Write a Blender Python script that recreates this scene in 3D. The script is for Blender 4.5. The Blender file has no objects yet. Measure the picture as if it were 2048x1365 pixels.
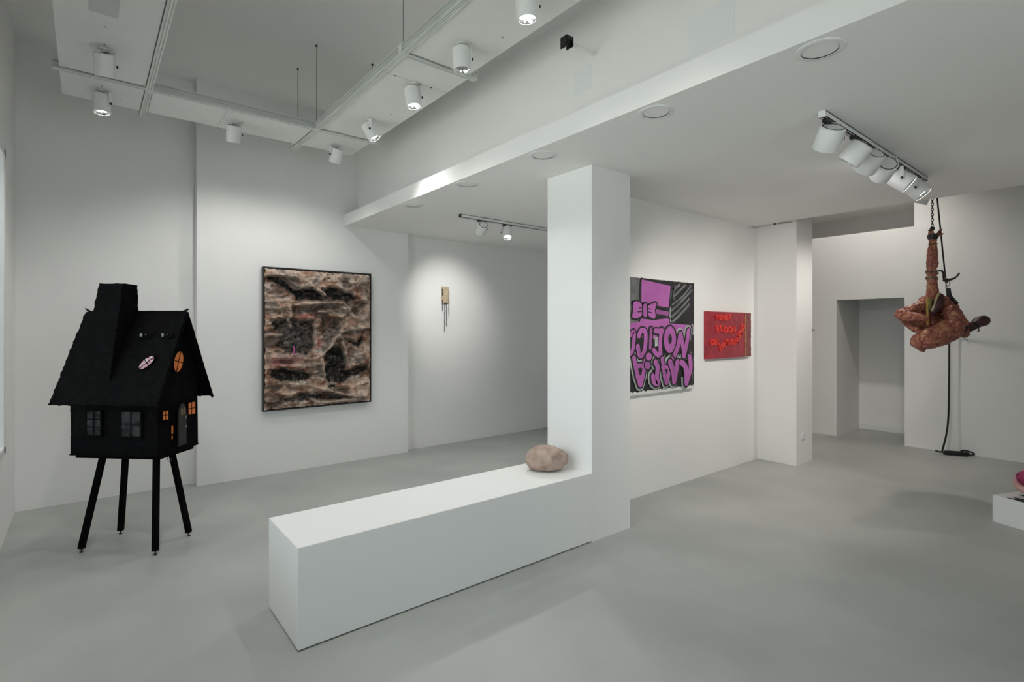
import bpy, bmesh, math, random
import numpy as np
from mathutils import Vector, Matrix, noise

random.seed(7)
sc = bpy.context.scene
col = sc.collection

# ------------------------------------------------------------------ camera
YAW = 0.88981                       # angle of the view axis from the u (x) axis of the room
cam_d = bpy.data.cameras.new('camera')
cam = bpy.data.objects.new('camera', cam_d)
col.objects.link(cam)
cam_d.sensor_width = 36.0
cam_d.lens = 36.0 * 1048.35 / 2048
cam_d.shift_y = -(682.5 - 658.3) / 2048
cam_d.clip_start = 0.05
cam.location = (0, 0, 1.6)
cam.rotation_euler = (math.pi / 2, 0, YAW - math.pi / 2)
sc.camera = cam

# ------------------------------------------------------------------ world, daylight, exposure
w = bpy.data.worlds.new('sky')
sc.world = w
w.use_nodes = True
bg = w.node_tree.nodes['Background']
bg.inputs[0].default_value = (0.87, 0.94, 1.0, 1)
bg.inputs[1].default_value = 2.4
sc.view_settings.view_transform = 'Standard'
sc.view_settings.look = 'None'
sc.view_settings.gamma = 1.0
sc.view_settings.use_curve_mapping = False
sc.view_settings.exposure = 0.11
SPOT_W = 34.0                        # power of one gallery spotlight, then each lamp's share
POWER = dict(S0=2.3, S1=.7, S2=.45, S3=.66, S4=.62, S5=.9, S6=.5, S8=.5, S9=.35, R1=.9, R3=2.2, R4=1.3, R5=1.1, R6=1.4, L1=2.0, L2=1.5, R7=1.6, B1=2.4)

sun_d = bpy.data.lights.new('sun', 'SUN')       # sun from behind the building, added so the sunlit street brightens the ceiling
sun_d.energy = 24.0; sun_d.angle = 0.01; sun_d.color = (1.0, 0.96, 0.9)
sun = bpy.data.objects.new('sun', sun_d); col.objects.link(sun)
sun.rotation_euler = Vector((-.42, -.40, -1)).to_track_quat('-Z', 'Y').to_euler()

def portal(name, loc, rot, sx, sy):
    l = bpy.data.lights.new(name, 'AREA')
    l.shape = 'RECTANGLE'; l.size = sx; l.size_y = sy
    l.cycles.is_portal = True
    o = bpy.data.objects.new(name, l); col.objects.link(o)
    o.location = loc; o.rotation_euler = rot
    return o
portal('window_daylight', (-0.64, 2.6, 1.8), (0, -math.pi / 2, 0), 2.2, 5.5)
portal('added_window_daylight', (1.4, -2.5, 1.56), (math.pi / 2, 0, 0), 2.6, 2.9)  # daylight portal of the window added behind the camera

# ------------------------------------------------------------------ helpers
MATS = {}
def mat(name, base, rough=0.6, var=0.0, scale=4.0, base2=None, bump=0.0, bscale=40.0, metal=0.0,
        spec=0.5, emit=None, estr=0.0, detail=4.0):
    m = bpy.data.materials.new(name); m.use_nodes = True
    nt = m.node_tree; b = nt.nodes['Principled BSDF']
    b.inputs['Roughness'].default_value = rough
    b.inputs['Metallic'].default_value = metal
    b.inputs['Specular IOR Level'].default_value = spec
    tc = nt.nodes.new('ShaderNodeTexCoord')
    if base2 is None:
        base2 = tuple(max(0, c * (1 - var)) for c in base)
    if var > 0 or base2 != base:
        n = nt.nodes.new('ShaderNodeTexNoise'); n.inputs['Scale'].default_value = scale
        n.inputs['Detail'].default_value = detail
        r = nt.nodes.new('ShaderNodeValToRGB')
        r.color_ramp.elements[0].position = 0.35; r.color_ramp.elements[1].position = 0.65
        r.color_ramp.elements[0].color = (*base2, 1); r.color_ramp.elements[1].color = (*base, 1)
        nt.links.new(tc.outputs['Object'], n.inputs['Vector'])
        nt.links.new(n.outputs['Fac'], r.inputs['Fac'])
        nt.links.new(r.outputs['Color'], b.inputs['Base Color'])
    else:
        b.inputs['Base Color'].default_value = (*base, 1)
    if bump > 0:
        n2 = nt.nodes.new('ShaderNodeTexNoise'); n2.inputs['Scale'].default_value = bscale
        n2.inputs['Detail'].default_value = 5
        bp = nt.nodes.new('ShaderNodeBump'); bp.inputs['Strength'].default_value = bump
        bp.inputs['Distance'].default_value = 0.01
        nt.links.new(tc.outputs['Object'], n2.inputs['Vector'])
        nt.links.new(n2.outputs['Fac'], bp.inputs['Height'])
        nt.links.new(bp.outputs['Normal'], b.inputs['Normal'])
    if emit:
        b.inputs['Emission Color'].default_value = (*emit, 1)
        b.inputs['Emission Strength'].default_value = estr
    MATS[name] = m
    return m

M_wall = mat('white wall paint', (0.845, 0.84, 0.82), 0.75, var=0.03, scale=0.9, bump=0.04, bscale=25)
M_ceil = mat('white ceiling paint', (0.88, 0.875, 0.855), 0.8, var=0.03, scale=0.7)
M_plinth = mat('white plinth paint', (0.82, 0.82, 0.80), 0.6, var=0.015, scale=1.5)
M_white = mat('white powder coat', (0.78, 0.79, 0.78), 0.45, var=0.02, scale=6)
M_panel = mat('white board', (0.78, 0.785, 0.76), 0.6, var=0.03, scale=3)
M_rail = mat('grey white aluminium rail', (0.70, 0.72, 0.69), 0.4, var=0.05, scale=8)
M_dark = mat('black plastic', (0.012, 0.012, 0.012), 0.45, var=0.2, scale=20)
M_steel = mat('bright steel', (0.7, 0.7, 0.7), 0.25, metal=1.0, var=0.1, scale=20)
M_cable = mat('grey steel cable', (0.22, 0.23, 0.22), 0.4, metal=0.6, var=0.1, scale=50)
M_lensoff = mat('unlit lamp lens', (0.45, 0.46, 0.45), 0.2, var=0.3, scale=60)
M_lenson = mat('lit lamp lens', (0.9, 0.9, 0.9), 0.3, emit=(1.0, 0.97, 0.93), estr=18.0, var=0.05, scale=40)
M_reflector = mat('lamp reflector', (0.85, 0.85, 0.85), 0.18, metal=1.0, var=0.05, scale=30)

def floor_mat():
    m = mat('grey polished concrete', (0.43, 0.445, 0.42), 0.36, base2=(0.36, 0.375, 0.355), scale=1.1, detail=9, bump=0.015, bscale=6)
    nt = m.node_tree; b = nt.nodes['Principled BSDF']
    tc = [n for n in nt.nodes if n.bl_idname == 'ShaderNodeTexCoord'][0]
    n = nt.nodes.new('ShaderNodeTexNoise'); n.inputs['Scale'].default_value = 2.3; n.inputs['Detail'].default_value = 8
    mr = nt.nodes.new('ShaderNodeMapRange'); mr.inputs['To Min'].default_value = 0.33; mr.inputs['To Max'].default_value = 0.55
    nt.links.new(tc.outputs['Object'], n.inputs['Vector']); nt.links.new(n.outputs['Fac'], mr.inputs['Value'])
    nt.links.new(mr.outputs['Result'], b.inputs['Roughness'])
    return m
M_floor = floor_mat()

class MB:
    """collects shapes, builds ONE mesh object"""
    def __init__(s): s.v = []; s.f = []
    def poly(s, pts): 
        k = len(s.v); s.v += [tuple(p) for p in pts]; s.f.append(tuple(range(k, k + len(pts)))); return s
    def box(s, a, b, M=None):
        x0, y0, z0 = a; x1, y1, z1 = b
        P = [(x0,y0,z0),(x1,y0,z0),(x1,y1,z0),(x0,y1,z0),(x0,y0,z1),(x1,y0,z1),(x1,y1,z1),(x0,y1,z1)]
        if M is not None: P = [tuple(M @ Vector(p)) for p in P]
        k = len(s.v); s.v += P
        s.f += [tuple(k + i for i in q) for q in ((3,2,1,0),(4,5,6,7),(0,1,5,4),(1,2,6,5),(2,3,7,6),(3,0,4,7))]
        return s
    def rings(s, R, cap0=True, cap1=True, closed=True):
        k = len(s.v); n = len(R[0])
        for r in R: s.v += [tuple(p) for p in r]
        for i in range(len(R) - 1):
            for j in range(n if closed else n - 1):
                a = k + i * n + j; b = k + i * n + (j + 1) % n
                s.f.append((a, b, b + n, a + n))
        if cap0: s.f.append(tuple(k + j for j in range(n))[::-1])
        if cap1: s.f.append(tuple(k + (len(R) - 1) * n + j for j in range(n)))
        return s
    def lathe(s, prof, o, axis, n=24, caps=True):
        """prof: list of (distance along axis, radius)"""
        o = Vector(o); ax = Vector(axis).normalized()
        p = ax.orthogonal().normalized(); q = ax.cross(p)
        R = []
        for t, r in prof:
            R.append([o + ax * t + (p * math.cos(2*math.pi*j/n) + q * math.sin(2*math.pi*j/n)) * r for j in range(n)])
        return s.rings(R, caps, caps)
    def cyl(s, a, b, r, n=16, r2=None):
        a = Vector(a); b = Vector(b)
        return s.lathe([(0, r), ((b - a).length, r if r2 is None else r2)], a, b - a, n)
    def tube(s, pts, r, n=8, closed=False):
        pts = [Vector(p) for p in pts]; N = len(pts); R = []
        prev = None
        for i, p in enumerate(pts):
            d = (pts[(i + 1) % N] - pts[i - 1]) if closed else (pts[min(i + 1, N - 1)] - pts[max(i - 1, 0)])
            d.normalize()
            if prev is None: x = d.orthogonal().normalized()
            else:
                x = prev - d * prev.dot(d); x.normalize()
            prev = x; y = d.cross(x)
            rr = r[i] if isinstance(r, (list, tuple)) else r
            R.append([p + (x * math.cos(2*math.pi*j/n) + y * math.sin(2*math.pi*j/n)) * rr for j in range(n)])
        if closed: R.append(R[0]); return s.rings(R, False, False)
        return s.rings(R)
    def ball(s, c, r, n=12, m=8, sq=(1, 1, 1)):
        c = Vector(c); R = []
        for i in range(m + 1):
            t = math.pi * i / m; rr = max(math.sin(t), 1e-3)
            R.append([c + Vector((math.cos(2*math.pi*j/n) * rr * r * sq[0], math.sin(2*math.pi*j/n) * rr * r * sq[1], -math.cos(t) * r * sq[2])) for j in range(n)])
        return s.rings(R)
    def capsule(s, a, b, ra, rb, n=14):
        a = Vector(a); b = Vector(b); d = (b - a); L = d.length
        pr = []
        for i in range(5):
            t = math.pi / 2 * i / 4
            pr.append((-ra * math.cos(t), max(ra * math.sin(t), 1e-4)))
        for i in range(5):
            t = math.pi / 2 * i / 4
            pr.append((L + rb * math.sin(t), max(rb * math.cos(t), 1e-4)))
        return s.lathe(pr, a, d if L > 1e-6 else Vector((0, 0, 1)), n)
    def mesh(s, name):
        me = bpy.data.meshes.new(name)
        me.from_pydata([tuple(p) for p in s.v], [], s.f); me.update()
        bm = bmesh.new(); bm.from_mesh(me)
        bmesh.ops.recalc_face_normals(bm, faces=bm.faces)
        bm.to_mesh(me); bm.free()
        return me
    def build(s, name, m, parent=None, smooth=False, bevel=0.0, loc=None):
        me = s.mesh(name)
        if bevel:
            bm = bmesh.new(); bm.from_mesh(me)
            bmesh.ops.bevel(bm, geom=bm.edges[:], offset=bevel, segments=2, affect='EDGES', clamp_overlap=True)
            bm.to_mesh(me); bm.free()
        return link(name, me, m, parent, smooth, loc)

def link(name, me, m, parent=None, smooth=False, loc=None):
    o = bpy.data.objects.new(name, me); col.objects.link(o)
    if m: me.materials.clear(); me.materials.append(m)
    if smooth:
        for p in me.polygons: p.use_smooth = True
        try:
            me.set_sharp_from_angle(angle=math.radians(38))
        except Exception: pass
    if parent: o.parent = parent
    if loc is not None: o.location = loc
    return o
def tag(o, label, cat, group=None):
    o['label'] = label; o['category'] = cat
    if group: o['group'] = group
    return o
def thing(name, label, cat, loc=(0, 0, 0), rot=(0, 0, 0), group=None):
    o = bpy.data.objects.new(name, None); col.objects.link(o)
    o.empty_display_size = 0.05
    o.location = loc; o.rotation_euler = rot
    return tag(o, label, cat, group)
def struct(o, label=None):
    o['kind'] = 'structure'
    if label: o['label'] = label
    return o
def smoothline(pts, k=6):
    """Catmull-Rom through the points"""
    pts = [Vector(p) for p in pts]; P = [pts[0]] + pts + [pts[-1]]; out = []
    for i in range(1, len(P) - 2):
        for j in range(k):
            t = j / k
            out.append(0.5 * ((2 * P[i]) + (P[i+1] - P[i-1]) * t + (2*P[i-1] - 5*P[i] + 4*P[i+1] - P[i+2]) * t*t + (3*P[i] - P[i-1] - 3*P[i+1] + P[i+2]) * t**3))
    out.append(pts[-1]); return out

# ------------------------------------------------------------------ the room shell
# x runs away to the right of the camera, y runs away to its left, z up
H = 4.15; ZS = 2.835
struct(MB().box((-0.9, -2.3, -0.15), (10.2, 6.8, 0)).build('floor', M_floor), 'smooth grey polished concrete floor of the gallery')
struct(MB().box((-0.9, -2.3, H), (10.2, 6.8, H + 0.15)).build('ceiling', M_ceil), 'high white ceiling over the left half of the gallery')

wl = MB()
WY0, WY1, WZ0, WZ1 = -0.15, 5.34, 0.70, 2.90
wl.box((-0.79, -2.3, 0), (-0.49, 6.29, WZ0)).box((-0.79, -2.3, WZ1), (-0.49, 6.29, H))
wl.box((-0.79, WY1, WZ0), (-0.49, 6.29, WZ1)).box((-0.79, -2.3, WZ0), (-0.49, WY0, WZ1))
struct(wl.build('wall_left', M_wall), 'white wall at the left edge holding the tall window')
wd = thing('window_1', 'tall white framed window at the left edge of the picture', 'window', (-0.49, (WY0 + WY1) / 2, 0))
wd['kind'] = 'structure'
del wd['category']
f = MB(); y0, y1 = WY0 - 2.595, WY1 - 2.595
for a, b in (((-.02, y0, WZ0 - .02), (.022, y0 + .06, WZ1 + .02)), ((-.02, y1 - .06, WZ0 - .02), (.022, y1 + .02, WZ1 + .02)), ((-.02, y0, WZ0 - .02), (.022, y1 + .02, WZ0 + .04)), ((-.02, y0, WZ1 - .04), (.022, y1 + .02, WZ1 + .02))):
    f.box(a, b)
f.build('window_frame', M_white, wd, bevel=0.004)
M_glass = bpy.data.materials.new('window glass'); M_glass.use_nodes = True
nt = M_glass.node_tree; nt.nodes.clear()
mo = nt.nodes.new('ShaderNodeOutputMaterial'); mx = nt.nodes.new('ShaderNodeMixShader'); tr = nt.nodes.new('ShaderNodeBsdfTransparent'); gl = nt.nodes.new('ShaderNodeBsdfGlossy'); fr = nt.nodes.new('ShaderNodeFresnel')
gl.inputs['Roughness'].default_value = 0.02; tr.inputs[0].default_value = (.93, .96, .95, 1)
nt.links.new(fr.outputs[0], mx.inputs[0]); nt.links.new(tr.outputs[0], mx.inputs[1]); nt.links.new(gl.outputs[0], mx.inputs[2]); nt.links.new(mx.outputs[0], mo.inputs[0])
for i in range(3):
    ya = y0 + .06 + i * (y1 - y0 - .12) / 3; yb = y0 + .06 + (i + 1) * (y1 - y0 - .12) / 3
    MB().box((-.10, ya + .02, WZ0), (-.094, yb - .02, WZ1)).build('pane', M_glass, wd)
    if i: MB().box((-.12, ya - .02, WZ0), (-.07, ya + .02, WZ1)).build('mullion', M_white, wd)
struct(MB().box((-14, -14, -0.25), (-0.9, 14, -0.16)).box((-0.9, -14, -0.25), (14, -2.65, -0.16)).build('ground', mat('grey pavement', (.38, .38, .37), .8, var=.2, scale=2)), 'grey street pavement outside the window')

wf = MB()
wf.box((-0.79, 6.29, 0), (0.865, 6.7, H)).box((0.865, 6.15, 0), (3.245, 6.7, H)).box((3.245, 6.25, 0), (10.2, 6.7, H))
struct(wf.build('wall_far', M_wall), 'long white wall with the crumpled relief painting and the small hanging piece')
FX0, FX1, FZ0, FZ1 = 0.1, 2.7, 0.12, 3.0  # window opening added behind the camera to bring in more daylight
wf = MB().box((-0.79, -2.6, 0), (FX0, -2.3, H)).box((FX1, -2.6, 0), (10.2, -2.3, H)).box((FX0, -2.6, 0), (FX1, -2.3, FZ0)).box((FX0, -2.6, FZ1), (FX1, -2.3, H))
struct(wf.build('wall_front', M_wall), 'white wall with an added window opening behind the camera')
w2 = thing('added_window', 'added unseen window behind the camera, letting in fill daylight', 'window', (FX0, -2.3, FZ0)); w2['kind'] = 'structure'; del w2['category']
nP = 2; pw_ = (FX1 - FX0) / nP
for i in range(nP):
    MB().box((i * pw_ + .03, -.15, .03), ((i + 1) * pw_ - .03, -.144, FZ1 - FZ0 - .03)).build('pane', M_glass, w2)
    MB().box((i * pw_ - (.03 if i else 0), -.18, 0), (i * pw_ + .03, -.11, FZ1 - FZ0)).build('mullion', M_white, w2)
MB().box((nP * pw_ - .03, -.18, 0), (nP * pw_, -.11, FZ1 - FZ0)).build('mullion', M_white, w2)
MB().box((0, -.18, 0), (nP * pw_, -.11, .03)).box((0, -.18, FZ1 - FZ0 - .03), (nP * pw_, -.11, FZ1 - FZ0)).build('window_frame', M_white, w2)

struct(MB().box((2.395, -2.3, ZS), (6.235, 6.25, 2.972)).build('ceiling_low', M_ceil), 'lowered white ceiling slab with a bright front edge')
struct(MB().box((2.56, -2.3, 2.972), (6.235, 6.25, H)).build('wall_upper', M_wall), 'white upper wall above the edge of the lowered ceiling')
struct(MB().box((2.942, 2.679, 0), (3.393, 3.165, ZS)).build('wall_column', M_plinth), 'square white column rising from the end of the low plinth')
struct(MB().box((3.393, 3.12, 0), (6.42, 3.27, ZS)).build('wall_partition', M_wall), 'white partition wall with the pink and the red painting')
ws = MB().box((6.42, 2.70, 0), (6.87, 3.27, 2.853)).box((6.42, 2.66, 0), (6.87, 2.70, H))
struct(ws.build('wall_stub', M_wall), 'white wall pier at the end of the partition wall')
struct(MB().box((6.42, 3.27, 0), (6.57, 6.25, H)).build('wall_inner', M_wall), 'white end wall of the room behind the partition')

X = 8.69
wr = MB()
wr.box((X, -2.3, 0), (X + .11, 2.19, 2.99)).box((X, 3.03, 0), (X + .11, 6.25, 2.99)).box((X, 2.19, 2.03), (X + .11, 3.03, 2.99))
wr.box((X + .085, -2.3, 2.99), (X + .2, 2.105, H)).box((X + .085, 4.0, 2.99), (X + .2, 6.25, H)).box((X + .085, 2.105, 3.42), (X + .2, 4.0, H)).box((X + .11, -2.3, 2.96), (X + .2, 6.25, 2.99))
struct(wr.build('wall_right', M_wall), 'white wall with the doorway behind the hanging sculpture')
wa = MB()   # alcove behind the doorway and the loft niche above it
wa.box((9.65, 1.2, 0), (9.8, 3.15, 2.45)).box((X + .11, 3.03, 0), (9.65, 3.15, 2.45)).box((X + .11, 1.2, 0), (9.65, 1.32, 2.45)).box((X + .11, 1.2, 2.40), (9.65, 3.15, 2.5))
wa.box((9.75, 1.9, 2.93), (9.9, 4.2, 3.6)).box((X + .11, 1.9, 2.93), (9.75, 4.2, 2.99)).box((X + .11, 1.9, 3.42), (9.75, 4.2, 3.55)).box((X + .11, 4.0, 2.99), (9.75, 4.2, 3.42)).box((X + .11, 1.95, 2.99), (9.75, 2.105, 3.42))
struct(wa.build('wall_alcove', M_wall), 'dim grey alcove seen through the doorway')
struct(MB().box((9.635, 1.32, 0), (9.65, 3.03, 0.085)).build('baseboard_alcove', M_white, bevel=0.003), 'white baseboard at the back of the alcove')

# faint repainted patches on the upper wall are slightly proud plaster squares
wu = bpy.data.objects['wall_upper']
M_patch = mat('repainted plaster', (0.81, 0.815, 0.81), 0.8, var=0.02, scale=2)
for (ya, yb, za, zb) in ((2.33, 2.50, 3.18, 3.34), (1.36, 1.62, 3.10, 3.30)):
    MB().box((2.5585, ya, za), (2.5602, yb, zb)).build('plaster_patch', M_patch, wu)

# ------------------------------------------------------------------ low plinth bench and the stone
pl = thing('bench_plinth', 'long low white plinth joined to the foot of the white column', 'plinth', (1.875, 2.947, 0))
MB().box((-1.066, -.268, .007), (1.067, .268, .515)).build('plinth_body', M_plinth, pl, bevel=0.002)
MB().box((-1.056, -.255, 0), (1.067, .258, .008)).build('recessed_shadow_strip', M_dark, pl)  # black strip stands in for the shade in the gap under the plinth

def stone():
    bm = bmesh.new(); bmesh.ops.create_icosphere(bm, subdivisions=5, radius=1.0)
    for v in bm.verts:
        p = v.co.copy()
        x, y, z = p
        q = Vector((x * .161, y * .122, z * .105))
        q.z *= 1.0 - 0.22 * x if z > 0 else 1.0
        q.x += 0.02 * z
        if z < -0.55: q.z = max(q.z, -0.083 + 0.02 * (x * x + y * y))
        q += p * (0.010 * noise.noise(p * 1.6 + Vector((3, 1, 2))) + 0.0035 * noise.noise(p * 5) + 0.0022 * noise.noise(p * 17) + 0.0012 * noise.noise(p * 45))
        # a small pit on the front
        d = (Vector((x, y, z)) - Vector((0.1, -0.93, -0.42))).length
        q -= p * 0.014 * math.exp(-(d / 0.11) ** 2)
        v.co = q
    zm = min(v.co.z for v in bm.verts)
    for v in bm.verts: v.co.z -= zm
    me = bpy.data.meshes.new('stone'); bm.to_mesh(me); bm.free()
    m = mat('pinkish brown granite', (0.48, 0.36, 0.30), 0.9, base2=(0.29, 0.205, 0.165), scale=13, detail=12, bump=0.9, bscale=60)
    o = link('stone', me, m, None, True, (2.745, 2.965, 0.516))
    o.rotation_euler = (0, 0, YAW - math.pi / 2 - 0.1)
    tag(o, 'rounded pinkish brown stone resting on the white plinth', 'stone')
stone()

# ------------------------------------------------------------------ gallery spotlights
def spotlight(key, label, pivot, aim, top, lit, group, track=False, cone=70, blend=0.9, side=1, warm=None):
    """pivot: centre of the can; aim: direction of its open end; top: z of the surface it hangs from"""
    d = Vector(aim).normalized(); pv = Vector(pivot)
    t = thing('spotlight', label, 'spotlight', (pv.x, pv.y, top), group=group)
    o = pv - Vector((pv.x, pv.y, top))          # pivot in local space
    r, L = (0.069, 0.130) if key[0] == 'R' and key != 'R7' else (0.056, 0.140)
    # housing: open can with thin rim
    h = MB()
    pr = [(-L/2, 0.001), (-L/2, r - .008), (-L/2 + .006, r - .001), (-L/2 + .012, r), (L/2 - .004, r), (L/2, r - .002), (L/2, r - .009), (L/2 - .028, r - .012), (L/2 - .03, 0.001)]
    h.lathe(pr, o, d, 32)
    h.build('housing', M_white, t, True)
    # recessed black ring of the cap
    cp = MB().lathe([(-L/2 - .0015, r - .016), (-L/2 - .0015, r - .0105), (-L/2 + .002, r - .0105), (-L/2 + .002, r - .016)], o, d, 32, False)
    cp.build('cap_groove', M_dark, t, True)
    # lens and ring
    MB().lathe([(L/2 - .029, .001), (L/2 - .029, r - .018), (L/2 - .022, r - .020), (L/2 - .018, .001)], o, d, 24).build('lens', M_lenson if lit else M_lensoff, t, True)
    MB().lathe([(L/2 - .028, r - .018), (L/2 - .004, r - .012), (L/2 - .002, r - .0095), (L/2 - .026, r - .019)], o, d, 32, False).build('reflector', M_reflector, t, True)
    # swivel arm: flat bar beside the can, from mount to pivot
    s = d.cross(Vector((0, 0, 1)))
    if s.length < .2: s = Vector((math.sin(YAW), -math.cos(YAW), 0))
    s.z = 0; s.normalize(); s *= side
    fwd = Vector((-s.y, s.x, 0))
    A = o + s * (r + .006)
    b = MB()
    zt = -0.012
    for k in (0,):
        e = [A + fwd * .012 + Vector((0, 0, -.016)), A - fwd * .012 + Vector((0, 0, -.016)), ]
        bot = [A + fwd * .012 - Vector((0, 0, .016)), A - fwd * .012 - Vector((0, 0, .016))]
        topv = [Vector((A.x, A.y, zt)) + fwd * .012, Vector((A.x, A.y, zt)) - fwd * .012]
        th = s * .004
        R = [[bot[0], bot[1], bot[1] + th, bot[0] + th], [topv[0], topv[1], topv[1] + th, topv[0] + th]]
        b.rings(R)
        # horizontal leaf of the arm back to the stem
        c0 = Vector((0, 0, zt))
        R = [[c0 + fwd * .012, c0 - fwd * .012, c0 - fwd * .012 - Vector((0,0,.004)), c0 + fwd * .012 - Vector((0,0,.004))],
             [topv[0] + th, topv[1] + th, topv[1] + th - Vector((0,0,.004)), topv[0] + th - Vector((0,0,.004))]]
        b.rings(R)
    b.build('swivel_arm', M_white, t)
    MB().cyl(A + s * .003, A + s * .012, .009, 12).build('knob', M_dark, t, True)
    m = MB()
    if track: m.box((-.055, -.017, -.016), (.055, .017, .0))
    else: m.cyl((0, 0, -.008), (0, 0, 0), .034, 20); m.cyl((0, 0, -.016), (0, 0, -.007), .012, 12)
    m.build('mount', M_dark if track else M_white, t)
    if lit:
        l = bpy.data.lights.new('spotlight_beam', 'SPOT'); l.energy = SPOT_W * POWER[key]
        l.spot_size = math.radians(cone); l.spot_blend = blend; l.shadow_soft_size = 0.045; l.color = warm or ((1.0, .945, .88) if key[0] in 'RB' else (1.0, .985, .96))
        lo = bpy.data.objects.new('spotlight_beam', l); col.objects.link(lo); lo.parent = t
        lo.location = o + d * (L/2 + .012); lo.rotation_euler = d.to_track_quat('-Z', 'Y').to_euler()
    return t

ZB = 3.40                                  # underside of the suspended lighting boards
GB = 'spotlights under the suspended boards'
def below(x, y, aim, zc=3.30): return (x, y, zc)
spotlight('S1', 'white spotlight on the left suspended board, nearer the top edge of the picture', (.084, 4.28, 3.302), (.10, .42, -1), ZB, True, GB, cone=120, blend=0.9, side=1)
spotlight('S2', 'white spotlight with a glowing rim at the far end of the left suspended board', (.084, 5.03, 3.302), (.04, -.06, -1), ZB, True, GB, cone=120, blend=0.9)
spotlight('S3', 'white spotlight in the middle of the board along the far wall', (.99, 5.075, 3.302), (.05, .42, -1), ZB, True, GB, cone=128, blend=0.8)
spotlight('S4', 'white spotlight at the far corner of the suspended boards', (1.90, 5.09, 3.302), (-.12, .42, -1), ZB, True, GB, cone=128, blend=0.8, side=-1)
spotlight('S5', 'tilted glowing spotlight on the right suspended board beside the far corner', (1.90, 4.27, 3.302), (.45, -.30, -1), ZB, True, GB, cone=96, blend=1)
spotlight('S6', 'glowing downward spotlight below the narrow slot of the right board', (1.858, 3.45, 3.302), (.06, -.12, -1), ZB, True, GB, cone=120, blend=0.9)
spotlight('S7', 'unlit downward spotlight on the right board with a grey lens', (1.836, 2.77, 3.302), (.03, -.06, -1), ZB, False, GB)
spotlight('S8', 'glowing spotlight cut off by the top edge of the picture', (1.80, 2.10, 3.302), (.05, -.02, -1), ZB, True, GB, cone=120, blend=0.9)
spotlight('S0', 'added unseen fill spotlight on the left suspended board above the picture', (.084, 2.55, 3.302), (.05, .05, -1), ZB, True, GB, cone=130, blend=0.9)  # out of view, added to fill the floor and the plinth end
spotlight('S9', 'added unseen fill spotlight on the right suspended board above the picture', (1.86, 1.45, 3.302), (.0, .10, -1), ZB, True, GB, cone=130, blend=0.9)  # second lamp out of view, added as fill light
TR = 'spotlights on the right ceiling track'
ZT = ZS - .034
spotlight('R1', 'first white spotlight at the near end of the right ceiling track', (3.33, 1.2, 2.702), (.60, .75, -1.2), ZT, True, TR, True, cone=100, blend=0.8)
spotlight('R2', 'second spotlight of the right track, brightly lit side turned left', (3.75, 1.2, 2.702), (-.12, .85, -1.0), ZT, False, TR, True)
spotlight('R3', 'third spotlight of the right track, behind the white lit one', (4.0, 1.2, 2.702), (.62, .95, -1.0), ZT, True, TR, True, cone=100, blend=0.8)
spotlight('R4', 'fourth spotlight of the right track, partly behind the third', (4.28, 1.2, 2.702), (.95, .80, -.60), ZT, True, TR, True, cone=80, blend=0.9)
spotlight('R5', 'fifth spotlight of the right track with its glowing rim facing right', (4.68, 1.2, 2.702), (.25, -.85, -.75), ZT, True, TR, True, cone=80)
spotlight('R6', 'sixth spotlight of the right track, glowing towards the camera', (5.08, 1.2, 2.702), (.10, -.80, -.95), ZT, True, TR, True, cone=80)
TL = 'spotlights on the left ceiling track'
spotlight('L1', 'white spotlight of the left track aimed at the small hanging piece', (3.40, 4.73, 2.712), (.50, 1.52, -.86), ZT, True, TL, True, cone=58, blend=1)
spotlight('L2', 'glowing spotlight of the left track beside the column edge', (3.76, 4.73, 2.712), (-.24, -.40, -1), ZT, True, TL, True, cone=150, blend=0.6)

def ceil_track(label, x0, x1, y):
    t = thing('ceiling_track', label, 'light track', (x0, y, ZS))
    L = x1 - x0
    m = MB().box((0, -.018, -.034), (L, -.013, 0)).box((0, .013, -.034), (L, .018, 0)).box((0, -.018, -.005), (L, .018, 0)).box((0, -.018, -.034), (L, -.008, -.030)).box((0, .008, -.034), (L, .018, -.030))
    m.build('track_rail', M_white, t)
    MB().box((.002, -.0125, -.029), (L - .002, .0125, -.0055)).build('track_channel', M_dark, t)
    MB().box((-.012, -.018, -.034), (0, .018, 0)).build('end_cap', M_dark if y > 3 else M_white, t)
    MB().box((L, -.018, -.034), (L + .012, .018, 0)).build('end_cap', M_white, t)
ceil_track('white light track on the lowered ceiling above the right room', 3.24, 5.30, 1.2)
ceil_track('white light track on the lowered ceiling behind the column', 3.12, 5.2, 4.73)

# last lamp hangs from the high ceiling behind the slab, by the chain
spotlight('R7', 'small glowing spotlight beside the chain at the edge of the lowered ceiling', (6.62, 1.51, 2.945), (.10, .45, -1), 3.12, True, TR, True, cone=120, blend=0.9)
spotlight('B1', 'added unseen spotlight behind the lowered slab, lighting the doorway wall', (7.25, 2.35, H - .155), (.75, .30, -1), H, True, TR, cone=120, blend=.9)  # hidden lamp added to brighten the doorway wall and the niche
hp = thing('pendant_rod', 'white rod carrying the lamp beside the chain', 'lamp rod', (6.62, 1.51, 3.12))
MB().cyl((0, 0, 0), (0, 0, H - 3.12), .01, 12).build('rod', M_white, hp, True)
MB().cyl((0, 0, H - 3.12 - .02), (0, 0, H - 3.12), .045, 20).build('canopy', M_white, hp, True)

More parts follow.
